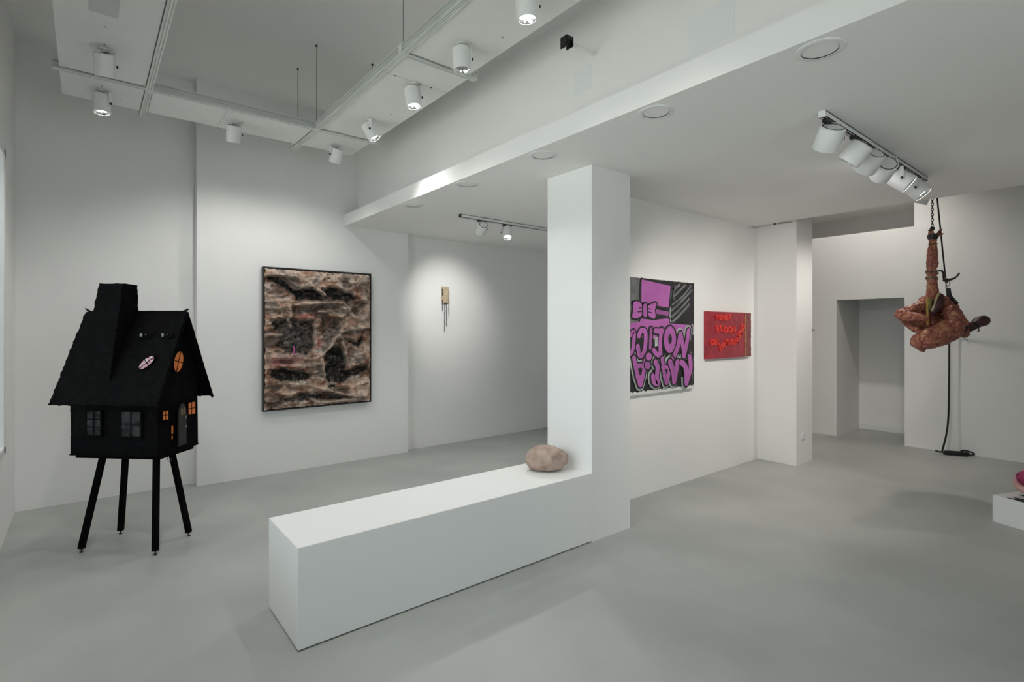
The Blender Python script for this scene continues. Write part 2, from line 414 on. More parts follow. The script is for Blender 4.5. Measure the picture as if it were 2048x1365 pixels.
# recessed downlights, switched off
GD = 'row of unlit recessed downlights along the lowered ceiling edge'
for n, (y, lab) in enumerate(((4.674, 'unlit round recessed downlight nearest the far wall'), (3.716, 'unlit round recessed downlight, second from the far wall'), (2.755, 'unlit round recessed downlight in the middle of the row, left of the column'), (1.801, 'unlit round recessed downlight, second nearest the camera'), (.943, 'largest unlit round recessed downlight, nearest the camera'))):
    t = thing('downlight', lab, 'downlight', (2.514, y, ZS), group=GD)
    MB().lathe([(0, .072), (0, .098), (.003, .098), (.006, .092), (.005, .074)], (0, 0, 0), (0, 0, -1), 40, False).build('trim_ring', M_white, t, True)
    MB().lathe([(0, .001), (0, .0725), (.002, .0725), (.0025, .001)], (0, 0, 0), (0, 0, -1), 40).build('diffuser', M_ceil, t, True)

# ------------------------------------------------------------------ suspended lighting boards
fr = thing('suspended_board_frame', 'white suspended boards with aluminium rails hung on steel cables', 'light frame', (.98, 4.6, ZB))
def L_(x, y, z): return (x - .98, y - 4.6, z - ZB)
def fbox(name, a, b, m, bev=0.0): return MB().box(L_(*a), L_(*b)).build(name, m, fr, bevel=bev)
T0, T1 = ZB, ZB + .018
fbox('board', (-.15, .8, T0), (.335, 2.9, T1), M_panel, .001)
fbox('board', (-.15, 2.903, T0), (.335, 4.735, T1), M_panel, .001)
fbox('board', (-.15, 4.79, T0), (.335, 5.28, T1), M_panel, .001)
fbox('board', (.385, 4.79, T0), (.895, 5.28, T1), M_panel, .001)
fbox('board', (.897, 4.79, T0), (1.575, 5.28, T1), M_panel, .001)
fbox('board', (1.625, 4.79, T0), (2.13, 5.28, T1), M_panel, .001)
fbox('board', (1.625, 3.42, T0), (2.13, 4.735, T1), M_panel, .001)
fbox('board', (1.625, 3.125, T0), (2.13, 3.412, T1), M_panel, .001)
fbox('board', (1.605, .8, T0), (2.10, 3.075, T1), M_panel, .001)
def rail(a, b, name='rail'):
    """I-shaped profile from a to b, flanges top and bottom, web between"""
    a = Vector(L_(*a)); b = Vector(L_(*b)); d = (b - a).normalized(); n = Vector((-d.y, d.x, 0))
    m = MB()
    def bar(w, z0, z1, off=0):
        m.rings([[p + n * (off - w) + Vector((0,0,z0)), p + n * (off + w) + Vector((0,0,z0)), p + n * (off + w) + Vector((0,0,z1)), p + n * (off - w) + Vector((0,0,z1))] for p in (a, b)])
    bar(.004, -.012, .045); bar(.024, .041, .046); bar(.024, .018, .022)
    bar(.004, -.014, -.006, -.016); bar(.004, -.014, -.006, .016); bar(.02, -.007, -.003)
    return m.build(name, M_rail, fr)
rail((-.19, 4.763, ZB), (.335, 4.763, ZB)); rail((.385, 4.763, ZB), (1.575, 4.763, ZB)); rail((1.625, 4.763, ZB), (2.18, 4.763, ZB))
rail((1.60, 3.10, ZB), (2.18, 3.10, ZB))
rail((.36, .8, ZB), (.36, 4.74, ZB)); rail((.36, 4.79, ZB), (.36, 5.43, ZB))
rail((1.60, .8, ZB), (1.60, 4.74, ZB)); rail((1.60, 4.79, ZB), (1.60, 5.43, ZB))
for x, y in ((.36, 4.763), (1.60, 4.763), (1.60, 3.10)):
    MB().box((x - .98 - .027, y - 4.6 - .027, -.016), (x - .98 + .027, y - 4.6 + .027, .05)).build('rail_joint', M_rail, fr, bevel=.003)
# side lips of the boards along the open middle
fbox('board_lip', (.385, 4.785, ZB + .018), (1.575, 4.79, ZB + .07), M_panel)
fbox('board_lip', (1.625, 3.125, ZB + .018), (1.63, 4.735, ZB + .07), M_panel)
for x, y in ((.36, 4.763), (1.60, 4.763), (1.60, 5.30), (2.13, 4.763), (1.60, 3.10), (2.13, 3.10), (.36, 3.10), (-.15, 4.763)):
    c = MB().cyl(L_(x, y, ZB + .046), L_(x, y, H - .012), .0025, 6).build('cable', M_cable, fr)
    MB().cyl(L_(x, y, H - .014), L_(x, y, H), .009, 12).build('ceiling_cup', M_dark, c)
# slot with dark screw holes on the right board, hatch on the left board
s = fbox('slot', (1.65, 3.4125, ZB - .0006), (2.09, 3.4195, ZB + .002), M_rail)
for x in (1.70, 1.90, 1.99): MB().cyl(L_(x, 3.416, ZB - .0016), L_(x, 3.416, ZB), .008, 10).build('screw', M_dark, s)
fbox('hatch', (.005, 3.30, ZB - .002), (.14, 3.80, ZB), mat('grey hatch paint', (.60, .62, .62), .6, var=.03))
for x, y in ((.084, 3.95), (.084, 4.20), (.084, 4.93), (1.05, 5.02), (1.86, 4.45), (1.98, 4.05), (1.99, 2.55), (.2, 5.12)):
    MB().cyl(L_(x, y, ZB - .0015), L_(x, y, ZB), .005, 8).build('screw', M_dark, fr)
jb = thing('cable_bracket', 'small black bracket behind the right suspended board', 'bracket', (2.30, 2.30, 3.40))
MB().box((-.03, -.03, -.03), (.03, .03, 0)).box((-.03, -.03, -.07), (-.018, .03, -.03)).box((.02, -.03, -.06), (.03, .03, -.03)).build('clamp', M_dark, jb, bevel=.003)
MB().box((.03, -.012, -.03), (.26, .012, -.015)).build('arm', M_white, jb)

# ------------------------------------------------------------------ black house on stilts
M_felt = mat('black felt', (0.0042, 0.0042, 0.0046), 0.95, var=0.35, scale=18, bump=0.6, bscale=70, spec=0.06)
M_felt2 = mat('matt black paint', (0.0035, 0.0035, 0.0035), 0.9, var=0.3, scale=12, bump=0.3, bscale=60, spec=0.06)
M_gauze = mat('smoky dark glass', (0.035, 0.037, 0.040), 0.6, base2=(0.004, 0.004, 0.0045), scale=17, detail=6, spec=0.08)
M_orange = mat('orange lit paper', (0.45, 0.13, 0.03), 0.5, base2=(0.38, 0.09, 0.02), scale=14, emit=(0.9, 0.26, 0.05), estr=0.10)
M_pinkpane = mat('pink and white printed pane', (0.55, 0.50, 0.52), 0.4, base2=(0.30, 0.02, 0.10), scale=38, detail=2)
M_doorfelt = mat('dark olive door felt', (0.013, 0.014, 0.011), 0.8, var=0.4, scale=25)
HO = thing('haunted_house_sculpture', 'black felt haunted house on four thin stilts with orange windows', 'sculpture', (.288, 4.786, 0), (0, 0, -.761))

def slab(name, P, n, m, th, edge, rough, mt, parent=HO, seed=0.0):
    """ragged thick sheet through four corners P00,P10,P11,P01"""
    A, B, C_, D = [Vector(p) for p in P]
    N = (B - A).cross(D - A).normalized()
    ex = (B - A).normalized(); ey = (D - A).normalized()
    mb = MB(); top = {}; bot = {}
    for i in range(n + 1):
        for j in range(m + 1):
            s, t = i / n, j / m
            p = A * (1-s)*(1-t) + B * s*(1-t) + C_ * s*t + D * (1-s)*t
            q = p * 25 + Vector((seed, seed * 2, 1))
            d = N * rough * noise.noise(q)
            if i in (0, n): d += ex * edge * (noise.noise(q * 3 + Vector((9, 0, 0))) )
            if j in (0, m): d += ey * edge * (noise.noise(q * 3 + Vector((0, 7, 0))) )
            top[i, j] = len(mb.v); mb.v.append(tuple(p + d + N * th / 2))
            bot[i, j] = len(mb.v); mb.v.append(tuple(p + d - N * th / 2))
    for i in range(n):
        for j in range(m):
            mb.f.append((top[i,j], top[i+1,j], top[i+1,j+1], top[i,j+1])); mb.f.append((bot[i,j], bot[i,j+1], bot[i+1,j+1], bot[i+1,j]))
    for i in range(n):
        mb.f.append((top[i,0], bot[i,0], bot[i+1,0], top[i+1,0])); mb.f.append((top[i,m], top[i+1,m], bot[i+1,m], bot[i,m]))
    for j in range(m):
        mb.f.append((top[0,j], top[0,j+1], bot[0,j+1], bot[0,j])); mb.f.append((top[n,j], bot[n,j], bot[n,j+1], top[n,j+1]))
    return mb.build(name, mt, parent)
a, b, zb, ze, zr = .326, .197, .70, 1.071, 1.724
zt = 1.10
slab('wall_panel', ((-a-.006, -b, zb), (a, -b, zb), (a, -b, zt+.12), (-a-.006, -b, zt+.12)), 40, 24, .012, .005, .003, M_felt, seed=1)
slab('wall_panel', ((a, b, zb), (-a, b, zb), (-a, b, zt+.12), (a, b, zt+.12)), 30, 20, .012, .004, .003, M_felt, seed=2)
g = MB()                                    # gables: five-sided panels
for x in (a, -a):
    g = MB(); t_ = .006
    pts = [(-b, zb), (b+.008, zb), (b, zt), (b, zt + .14), (0, zr - .05), (-b, zt + .14)]
    g.rings([[(x - t_, y, z) for y, z in pts], [(x + t_, y, z) for y, z in pts]])
    g.build('gable_panel', M_felt, HO)
MB().box((-a + .012, -b + .015, zb - .022), (a - .004, b - .03, zb + .004)).build('base_board', M_felt2, HO)
MB().box((-a - .012, -b - .010, zb + .002), (a + .008, b + .012, zb + .010)).build('base_board', M_felt2, HO)
ar, br = .392, .288
slab('roof_slope', ((-ar-.015, -br, ze), (ar, -br, ze), (ar, 0, zr), (-ar-.015, 0, zr)), 60, 50, .014, .010, .004, M_felt, seed=4)
slab('roof_slope', ((ar, br, ze), (-ar-.015, br, ze), (-ar-.015, 0, zr), (ar, 0, zr)), 50, 40, .014, .010, .004, M_felt, seed=6)
rd = MB(); pts = []
for i in range(41):
    x = -ar - .02 + (2 * ar + .03) * i / 40
    e = max(0, abs(x) - (ar - .05)) / .06
    pts.append((x, 0, zr - .002 + .024 * e * e + .003 * noise.noise(Vector((x * 30, 0, 0)))))
rd.tube(pts, [.013 - .007 * max(0, abs(p[0]) - .34) / .06 for p in pts], 8); rd.build('ridge_roll', M_felt, HO, True)
# verge boards at the gable: thick ragged edge
for sgn in (-1, 1):
    slab('verge_board', ((ar - .004, sgn * br, ze - .022), (ar + .010, sgn * br, ze - .004), (ar + .010, 0, zr + .0), (ar - .004, 0, zr - .03)), 3, 30, .01, .004, .003, M_felt2, seed=8 + sgn)
# chimney: tall leaning shaft standing on the front slope
ch = MB(); R = []
NB = 16
prof = [((-.225, -.24), (-.015, -.235), (-.015, 0.03), (-.225, .03), 1.16), ((-.217, -.222), (-.012, -.222), (-.012, .03), (-.217, .03), 1.30),
        ((-.200, -.180), (-.003, -.178), (-.003, .02), (-.200, .02), 1.62), ((-.186, -.158), (.008, -.156), (.008, .0), (-.186, .0), 1.80), ((-.164, -.150), (.013, -.150), (.012, -.012), (-.164, -.012), 1.925)]
for q0, q1 in zip(prof[:-1], prof[1:]):
    for s_ in range(NB if q1 is prof[-1] else NB):
        t = s_ / NB
        ring = []
        c4 = [(Vector((*q0[i], q0[4])) * (1 - t) + Vector((*q1[i], q1[4])) * t) for i in range(4)]
        for i in range(4):
            for k in range(5):
                p = c4[i] * (1 - k/5) + c4[(i+1) % 4] * (k/5)
                p = p + Vector((noise.noise(p * 40), noise.noise(p * 40 + Vector((5,5,5))), 0)) * .006
                ring.append(p)
        R.append(ring)
c4 = [Vector((*prof[-1][i], prof[-1][4])) for i in range(4)]
R.append([c4[i] * (1 - k/5) + c4[(i+1) % 4] * (k/5) + Vector((0, 0, .008 * noise.noise(c4[i] * 30 + Vector((k, 0, 0))))) for i in range(4) for k in range(5)])
ch.rings(R); ch.build('chimney', M_felt, HO)
# legs: square bars splayed outwards, with screw feet
for (fx, fy), (tx, ty) in zip(((-.281, -.171), (-.281, .171), (.281, -.171), (.281, .171)), ((-.175, -.10), (-.165, .09), (.225, -.09), (.19, .10))):
    A = Vector((fx, fy, .028)); B = Vector((tx, ty, zb - .01)); d = (B - A).normalized()
    x = Vector((1, 0, 0)) - d * d.x; x.normalize(); y = d.cross(x); h = .0165
    lg = MB().rings([[P + x*h + y*h, P - x*h + y*h, P - x*h - y*h, P + x*h - y*h] for P in (A, B)]).build('leg', M_felt2, HO)
    MB().cyl((fx, fy, 0), (fx, fy, .006), .011, 12).cyl((fx, fy, .006), (fx + d.x * .03, fy + d.y * .03, .034), .005, 8).build('screw_foot', M_dark, lg)
def win_frame(name, pl_, u0, u1, v0, v1, pane, bars=(1, 1), fw=.008, proud=.008, skew=0.0, mf=None):
    """window on a wall: pl_ maps (u, v, out) to house space"""
    def bx(m, ua, ub, va, vb, o0, o1):
        Q = [pl_(u, v, o) for o in (o0, o1) for u, v in ((ua, va), (ub, va), (ub, vb), (ua, vb))]
        m.rings([Q[:4], Q[4:]])
    p = MB(); bx(p, u0, u1, v0, v1, .002, .009); wn = p.build(name, pane, HO)
    m = MB()
    for q in ((u0-fw, u0, v0-fw, v1+fw), (u1, u1+fw, v0-fw, v1+fw), (u0-fw, u1+fw, v0-fw, v0), (u0-fw, u1+fw, v1, v1+fw)): bx(m, *q, 0, proud + .006)
    for i in range(bars[0]): uu = u0 + (u1-u0) * (i+1) / (bars[0]+1); bx(m, uu - fw*.35, uu + fw*.35, v0, v1, .002, proud + .003)
    for i in range(bars[1]): vv = v0 + (v1-v0) * (i+1) / (bars[1]+1); bx(m, u0, u1, vv - fw*.35, vv + fw*.35, .002, proud + .003)
    m.build('window_bars', mf or M_felt2, wn)
    return wn
FR_ = lambda u, v, o: Vector((u, -b - .006 - o, v))
GA_ = lambda u, v, o: Vector((a + .006 + o, u, v))
win_frame('dark_window', FR_, -.200, -.095, .850, 1.018, M_gauze, (1, 2), .011)
win_frame('dark_window', FR_, .062, .205, .846, 1.018, M_gauze, (1, 1), .011)
win_frame('orange_window', GA_, -.178, -.122, .954, 1.018, M_orange, (1, 1), .007)
win_frame('orange_window', GA_, .080, .160, .950, 1.042, M_orange, (1, 1), .007)
def oval(name, cen, ax, ay, N, ra, rb, pane, tilt):
    cen = Vector(cen); N = Vector(N).normalized()
    ax = Vector(ax).normalized(); ay = N.cross(ax); ay.normalize()
    ct, st = math.cos(tilt), math.sin(tilt); U1 = ax * ct + ay * st; V1 = -ax * st + ay * ct
    ring = lambda k, o: [cen + U1 * ra * k * math.cos(t * math.pi / 16) + V1 * rb * k * math.sin(t * math.pi / 16) + N * o for t in range(32)]
    o = MB().rings([ring(1, .004), ring(1, .012)]).build(name, pane, HO)
    m = MB(); m.rings([ring(1.0, .006), ring(1.0, .017), ring(1.12, .017), ring(1.14, .004)], False, False)
    for w_, d_, l_ in ((U1, V1, rb), (V1, U1, ra)):
        m.rings([[cen + d_ * s * l_ + w_ * .0022 * q + N * z for q, z in ((-1, .012), (1, .012), (1, .015), (-1, .015))] for s in (-1, 1)])
    m.build('window_bars', M_felt2, o)
    return o
oval('orange_oval_window', (a + .004, -.022, 1.36), (0, 1, 0), None, (1, 0, 0), .048, .078, M_orange, -.28)
SN = Vector((0, -.653, .288)).normalized()
oval('printed_oval_window', Vector((.222, -.163, 1.355)) + SN * .004, (1, 0, 0), None, SN, .033, .062, M_pinkpane, -.75)
M_fleck = mat('pale scrap', (.22, .23, .20), .5, var=.5, scale=40)
for x0_ in (.150, .315):                                       # two small eyelid dormers
    e = MB(); R = []
    for i in range(9):
        t = math.pi * i / 8
        R.append([Vector((x0_ - .042 * math.cos(t), -.075 - s_, 1.552 + .022 * math.sin(t) - .5 * s_ * 0)) for s_ in (-.02, .028)])
    pts = [r[1] for r in R]; back = [r[0] for r in R]
    e.rings([pts + [pts[-1] - Vector((0,0,.012)), pts[0] - Vector((0,0,.012))], back + [back[-1] - Vector((0,0,.012)), back[0] - Vector((0,0,.012))]])
    dm = e.build('dormer', M_felt2, HO)
    MB().box((x0_ - .035, -.112, 1.545), (x0_ - .020, -.104, 1.568)).box((x0_ + .004, -.112, 1.556), (x0_ + .008, -.104, 1.562)).build('pale_scrap', M_fleck, dm)
# doorway, ajar arched door
dr = MB(); arch = [(-.09, .745), (.045, .745), (.045, .98)] + [(-.0225 + .0675 * math.cos(t * math.pi / 8), .98 + .055 * math.sin(t * math.pi / 8)) for t in range(1, 8)] + [(-.09, .98)]
dr.rings([[(a + .0065, y, z) for y, z in arch], [(a + .009, y, z) for y, z in arch]]); dw = dr.build('doorway', M_felt2, HO)
MB().box((a + .009, -.084, .84), (a + .012, -.070, .90)).box((a + .009, -.083, .80), (a + .0115, -.074, .825)).build('glow_slit', M_orange, dw)
th_ = math.radians(13); hx, hy = a + .012, .056
def leaf(u, v, o): return Vector((hx + u * math.sin(th_) + o * math.cos(th_), hy - u * math.cos(th_) + o * math.sin(th_), v))
ar2 = [(0, .742), (.118, .742), (.118, .965)] + [(.059 + .059 * math.cos(t * math.pi / 8), .965 + .085 * math.sin(t * math.pi / 8)) for t in range(1, 8)] + [(0, .965)]
dl = MB().rings([[leaf(u, v, 0) for u, v in ar2], [leaf(u, v, .008) for u, v in ar2]]).build('door', M_doorfelt, HO)
q = MB()
for u0_, u1_, v0_, v1_ in ((.03, .055, .965, 1.015), (.062, .087, .965, 1.015)):
    q.rings([[leaf(u, v, o) for u, v in ((u0_, v0_), (u1_, v0_), (u1_, v1_), (u0_, v1_))] for o in (.008, .010)])
q.build('door_pane', mat('dull amber pane', (.16, .09, .03), .4, var=.4, scale=30), dl)
q = MB()
for v_ in (.86, .93): q.rings([[leaf(u, v, o) for u, v in ((.004, v_), (.014, v_), (.014, v_ + .022), (.004, v_ + .022))] for o in (.008, .013)])
q.build('hinge', M_fleck, dl)
MB().tube(smoothline([(.29, -.06, zb - .02), (.29, -.06, zb - .055), (.296, -.054, zb - .068), (.304, -.046, zb - .062), (.306, -.044, zb - .045)], 5), .0022, 6).build('wire_hook', M_dark, HO)

# ------------------------------------------------------------------ crumpled relief painting
DARK=[
(1,[(0.052, 1.464), (0.164, 1.478), (0.266, 1.41), (0.331, 1.346), (0.45, 1.373), (0.572, 1.358), (0.641, 1.291), (0.669, 1.215), (0.423, 1.221), (0.357, 1.198), (0.318, 1.265), (0.228, 1.328), (0.152, 1.364), (0.064, 1.426)]),
(1,[(0.628, 1.354), (0.769, 1.382), (0.958, 1.333), (1.064, 1.25), (0.973, 1.204), (0.899, 1.223), (0.74, 1.225), (0.683, 1.279)]),
(0.7,[(0.292, 1.156), (0.572, 1.164), (0.855, 1.2), (0.914, 1.159), (0.628, 1.109), (0.423, 1.064), (0.331, 1.021), (0.285, 1.075)]),
(0.9,[(0.064, 0.985), (0.228, 1.02), (0.357, 0.995), (0.545, 0.997), (0.518, 0.927), (0.572, 0.886), (0.552, 0.692), (0.463, 0.597), (0.228, 0.632), (0.152, 0.7), (0.177, 0.833), (0.089, 0.913)]),
(0.75,[(0.628, 1.025), (0.826, 1.028), (0.855, 0.914), (0.769, 0.8), (0.683, 0.717), (0.628, 0.844)]),
(1,[(0.683, 0.619), (0.769, 0.715), (0.87, 0.671), (0.929, 0.554), (0.914, 0.396), (1.064, 0.432), (1.202, 0.471), (1.195, 0.382), (0.958, 0.322), (0.885, 0.254), (0.683, 0.281), (0.655, 0.423)]),
(1,[(0.064, 0.439), (0.228, 0.471), (0.384, 0.437), (0.518, 0.375), (0.49, 0.321), (0.331, 0.317), (0.164, 0.314), (0.077, 0.359)]),
(0.9,[(0.202, 0.125), (0.384, 0.164), (0.545, 0.179), (0.74, 0.136), (0.914, 0.108), (0.958, 0.062), (0.712, 0.054), (0.545, 0.082), (0.357, 0.085), (0.228, 0.083)]),
(0.65,[(0.944, 1.145), (1.064, 1.221), (1.195, 1.233), (1.125, 1.062), (1.018, 1.045)]),
(0.95,[(0.929, 0.77), (1.033, 0.74), (1.125, 0.826), (1.148, 0.782), (1.079, 0.666), (0.958, 0.712)]),
(0.7,[(0.015, 0.088), (0.164, 0.068), (0.177, 0.02), (0.028, 0.022)]),
(0.5,[(0.988, 1.436), (1.202, 1.463), (1.202, 1.315), (1.094, 1.31), (1.018, 1.394)]),
(0.5,[(0.028, 1.109), (0.228, 1.127), (0.253, 1.061), (0.102, 1.058)]),
(0.85,[(0.683, 0.267), (0.797, 0.26), (0.797, 0.189), (0.683, 0.211)]),
]
PINK=[
[(0.077, 0.583), (0.292, 0.603), (0.572, 0.552), (0.628, 0.592), (0.518, 0.54), (0.292, 0.508), (0.102, 0.477)],
[(0.552, 0.803), (0.628, 0.788), (0.614, 0.69), (0.545, 0.664)],
[(0.41, 1.063), (0.572, 1.08), (0.545, 1.038), (0.357, 1.008)],
]
DOTS= [(0.621, 1.521), (0.698, 1.526), (0.754, 1.537), (0.826, 1.492), (0.885, 1.538), (0.951, 1.485), (1.033, 1.482), (1.049, 1.527), (1.117, 1.355), (1.156, 1.445), (0.712, 1.485), (0.655, 1.467), (0.79, 1.447), (1.125, 1.532), (1.179, 1.358)]
GLASS= [(0.247, 0.611), (0.285, 0.606), (0.337, 0.612), (0.36, 0.621), (0.384, 0.303), (0.423, 0.291), (0.477, 0.288), (0.712, 0.251), (0.754, 0.206), (0.331, 0.304), (0.797, 0.573), (0.572, 0.636)]
CANDLE= [(0.314, 0.704), (0.314, 0.622)]
FOLDS=[
[(0.292, 1.156), (0.423, 1.18), (0.572, 1.198), (0.712, 1.196), (0.885, 1.208), (0.958, 1.131), (1.018, 1.045), (1.11, 1.017), (1.202, 1.107)],
[(0.028, 1.135), (0.164, 1.126), (0.279, 1.142), (0.292, 1.048), (0.266, 0.994), (0.298, 0.926)],
[(0.077, 0.583), (0.357, 0.574), (0.552, 0.553), (0.628, 0.592), (0.698, 0.675), (0.769, 0.786), (0.834, 0.828), (0.87, 0.771), (0.914, 0.583)],
[(0.015, 0.827), (0.196, 0.826)],
[(0.558, 0.913), (0.552, 0.692)],
[(0.628, 0.536), (0.662, 0.353)],
[(0.305, 0.278), (0.49, 0.252), (0.628, 0.201), (0.855, 0.127), (1.064, 0.082)],
[(0.518, 0.098), (0.614, 0.035), (0.769, 0.042), (1.033, 0.055), (1.202, 0.026)],
[(0.04, 1.477), (0.164, 1.498), (0.344, 1.483), (0.518, 1.397), (0.655, 1.292)],
[(0.6, 1.095), (0.74, 1.098), (0.855, 1.043)],
[(0.855, 0.857), (1.003, 0.9), (1.195, 0.907)],
]
def relief():
    W, Hh, D = 1.235, 1.573, .062
    t = thing('relief_painting', 'large crumpled flesh and black relief painting in a thin black frame', 'painting', (1.475, 6.15, .704))
    m = MB(); e = .012
    m.box((0, -D, 0), (e, 0, Hh)).box((W - e, -D, 0), (W, 0, Hh)).box((e, -D, 0), (W - e, 0, e)).box((e, -D, Hh - e), (W - e, 0, Hh))
    m.build('frame', mat('black frame paint', (.012, .012, .012), .5, var=.3, scale=20), t)
    MB().box((e, -.010, e), (W - e, -.002, Hh - e)).build('backing', M_dark, t)
    nx, nz = 190, 240
    xs = np.linspace(.018, W - .020, nx + 1); zs = np.linspace(.02, Hh - .02, nz + 1)
    Xg, Zg = np.meshgrid(xs, zs, indexing='ij')
    def nz_(sx, sz, seed, octv=4, lac=2.0):
        out = np.empty(Xg.size)
        xf = Xg.ravel(); zf = Zg.ravel()
        for i in range(Xg.size): out[i] = noise.fractal(Vector((xf[i] * sx, zf[i] * sz, seed)), .9, lac, octv)
        return out.reshape(Xg.shape)
    n1 = nz_(2.6, 6.5, 1.3); n2 = nz_(9, 12, 4.1, 3); n3 = nz_(30, 34, 7.7, 2); n4 = nz_(5, 7, 11.2, 3)
    def sd(poly, px, pz):
        P = np.array(poly); n = len(P); d = np.full(px.shape, 1e9); ins = np.zeros(px.shape, bool)
        for i in range(n):
            ax, az = P[i]; bx, bz = P[(i + 1) % n]
            ex, ez = bx - ax, bz - az
            k = np.clip(((px - ax) * ex + (pz - az) * ez) / (ex * ex + ez * ez + 1e-12), 0, 1)
            d = np.minimum(d, np.hypot(px - ax - k * ex, pz - az - k * ez))
            c = ((az > pz) != (bz > pz)) & (px < (bx - ax) * (pz - az) / (bz - az + 1e-12) + ax)
            ins ^= c
        return np.where(ins, -d, d)
    wx = Xg + .022 * n2 + .006 * n3; wz = Zg + .018 * n4 + .006 * n3
    dark = np.zeros(Xg.shape); rim = np.zeros(Xg.shape); deep = np.zeros(Xg.shape)
    for wgt, poly in DARK:
        s_ = sd(poly, wx, wz)
        dark = np.maximum(dark, wgt * np.clip(.62 - s_ / .048, 0, 1))
        deep = np.maximum(deep, wgt * np.clip(.3 - s_ / .075, 0, 1))
        rim = np.maximum(rim, np.exp(-((s_ - .022) / .022) ** 2) * wgt)
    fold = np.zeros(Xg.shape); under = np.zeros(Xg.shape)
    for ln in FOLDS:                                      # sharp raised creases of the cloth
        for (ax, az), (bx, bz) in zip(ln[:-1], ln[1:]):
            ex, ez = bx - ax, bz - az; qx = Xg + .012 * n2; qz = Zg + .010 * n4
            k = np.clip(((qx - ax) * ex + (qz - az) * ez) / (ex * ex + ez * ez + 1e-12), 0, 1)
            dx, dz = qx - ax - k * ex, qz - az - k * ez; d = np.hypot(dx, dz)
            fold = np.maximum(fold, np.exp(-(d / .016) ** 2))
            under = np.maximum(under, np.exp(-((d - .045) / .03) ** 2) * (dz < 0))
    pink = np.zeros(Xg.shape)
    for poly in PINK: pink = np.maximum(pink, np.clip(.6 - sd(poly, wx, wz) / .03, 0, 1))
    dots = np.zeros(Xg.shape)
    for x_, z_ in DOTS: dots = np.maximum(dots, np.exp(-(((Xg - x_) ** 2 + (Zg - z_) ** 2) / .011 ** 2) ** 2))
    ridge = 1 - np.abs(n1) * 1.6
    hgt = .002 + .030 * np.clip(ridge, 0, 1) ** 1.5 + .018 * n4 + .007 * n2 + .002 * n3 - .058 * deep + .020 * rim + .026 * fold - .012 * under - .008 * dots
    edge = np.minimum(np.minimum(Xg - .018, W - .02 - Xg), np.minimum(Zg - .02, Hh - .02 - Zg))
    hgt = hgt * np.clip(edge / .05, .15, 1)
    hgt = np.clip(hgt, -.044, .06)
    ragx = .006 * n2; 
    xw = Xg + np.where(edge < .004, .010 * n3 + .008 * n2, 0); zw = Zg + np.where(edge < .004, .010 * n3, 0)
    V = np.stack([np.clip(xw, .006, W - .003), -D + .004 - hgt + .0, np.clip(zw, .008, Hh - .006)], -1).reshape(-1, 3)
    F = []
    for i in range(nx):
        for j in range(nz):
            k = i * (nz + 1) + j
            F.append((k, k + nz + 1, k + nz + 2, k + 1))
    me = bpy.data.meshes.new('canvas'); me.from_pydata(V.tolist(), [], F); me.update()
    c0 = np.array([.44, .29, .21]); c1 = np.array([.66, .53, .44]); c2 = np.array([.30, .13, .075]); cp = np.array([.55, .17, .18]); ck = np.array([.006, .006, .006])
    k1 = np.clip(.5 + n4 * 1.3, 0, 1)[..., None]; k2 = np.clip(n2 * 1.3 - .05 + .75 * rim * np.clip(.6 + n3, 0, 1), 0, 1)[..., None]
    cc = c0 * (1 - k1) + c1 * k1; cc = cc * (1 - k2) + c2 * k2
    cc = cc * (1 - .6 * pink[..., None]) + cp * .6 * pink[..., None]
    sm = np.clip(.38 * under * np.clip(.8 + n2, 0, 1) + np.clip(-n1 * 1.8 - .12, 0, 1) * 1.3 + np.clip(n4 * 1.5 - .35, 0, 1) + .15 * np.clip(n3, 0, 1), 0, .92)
    cf = np.array([.68, .54, .44]); kf = (.65 * fold * np.clip(.9 + n3, 0, 1))[..., None]  # crease highlights and the dark bands below them are put into the colour
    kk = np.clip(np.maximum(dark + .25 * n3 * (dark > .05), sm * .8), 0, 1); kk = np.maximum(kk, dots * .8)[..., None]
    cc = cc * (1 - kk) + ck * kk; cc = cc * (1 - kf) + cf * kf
    at_ = me.color_attributes.new('pigment_and_highlight', 'FLOAT_COLOR', 'POINT')
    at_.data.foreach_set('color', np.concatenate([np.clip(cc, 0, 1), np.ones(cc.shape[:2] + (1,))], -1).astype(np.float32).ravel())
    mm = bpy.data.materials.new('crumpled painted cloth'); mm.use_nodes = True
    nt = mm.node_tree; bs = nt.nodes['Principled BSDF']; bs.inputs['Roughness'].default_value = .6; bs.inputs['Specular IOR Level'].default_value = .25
    an = nt.nodes.new('ShaderNodeAttribute'); an.attribute_name = 'pigment_and_highlight'
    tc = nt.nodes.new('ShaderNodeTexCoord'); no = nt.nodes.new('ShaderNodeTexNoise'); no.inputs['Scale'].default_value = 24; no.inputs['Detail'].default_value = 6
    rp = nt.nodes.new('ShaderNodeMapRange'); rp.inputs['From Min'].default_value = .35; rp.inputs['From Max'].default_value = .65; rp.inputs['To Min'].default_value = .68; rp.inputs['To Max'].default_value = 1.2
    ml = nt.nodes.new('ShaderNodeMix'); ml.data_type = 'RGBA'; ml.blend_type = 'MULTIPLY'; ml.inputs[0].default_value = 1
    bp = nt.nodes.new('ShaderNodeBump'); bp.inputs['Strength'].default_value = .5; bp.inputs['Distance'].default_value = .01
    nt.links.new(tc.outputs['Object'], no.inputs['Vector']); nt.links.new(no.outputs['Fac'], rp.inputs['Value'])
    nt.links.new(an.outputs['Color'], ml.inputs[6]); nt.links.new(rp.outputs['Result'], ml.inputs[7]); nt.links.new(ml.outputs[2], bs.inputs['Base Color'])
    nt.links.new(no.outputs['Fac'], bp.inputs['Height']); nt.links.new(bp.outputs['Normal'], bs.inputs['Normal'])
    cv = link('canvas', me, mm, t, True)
    for p in me.polygons: p.use_smooth = True
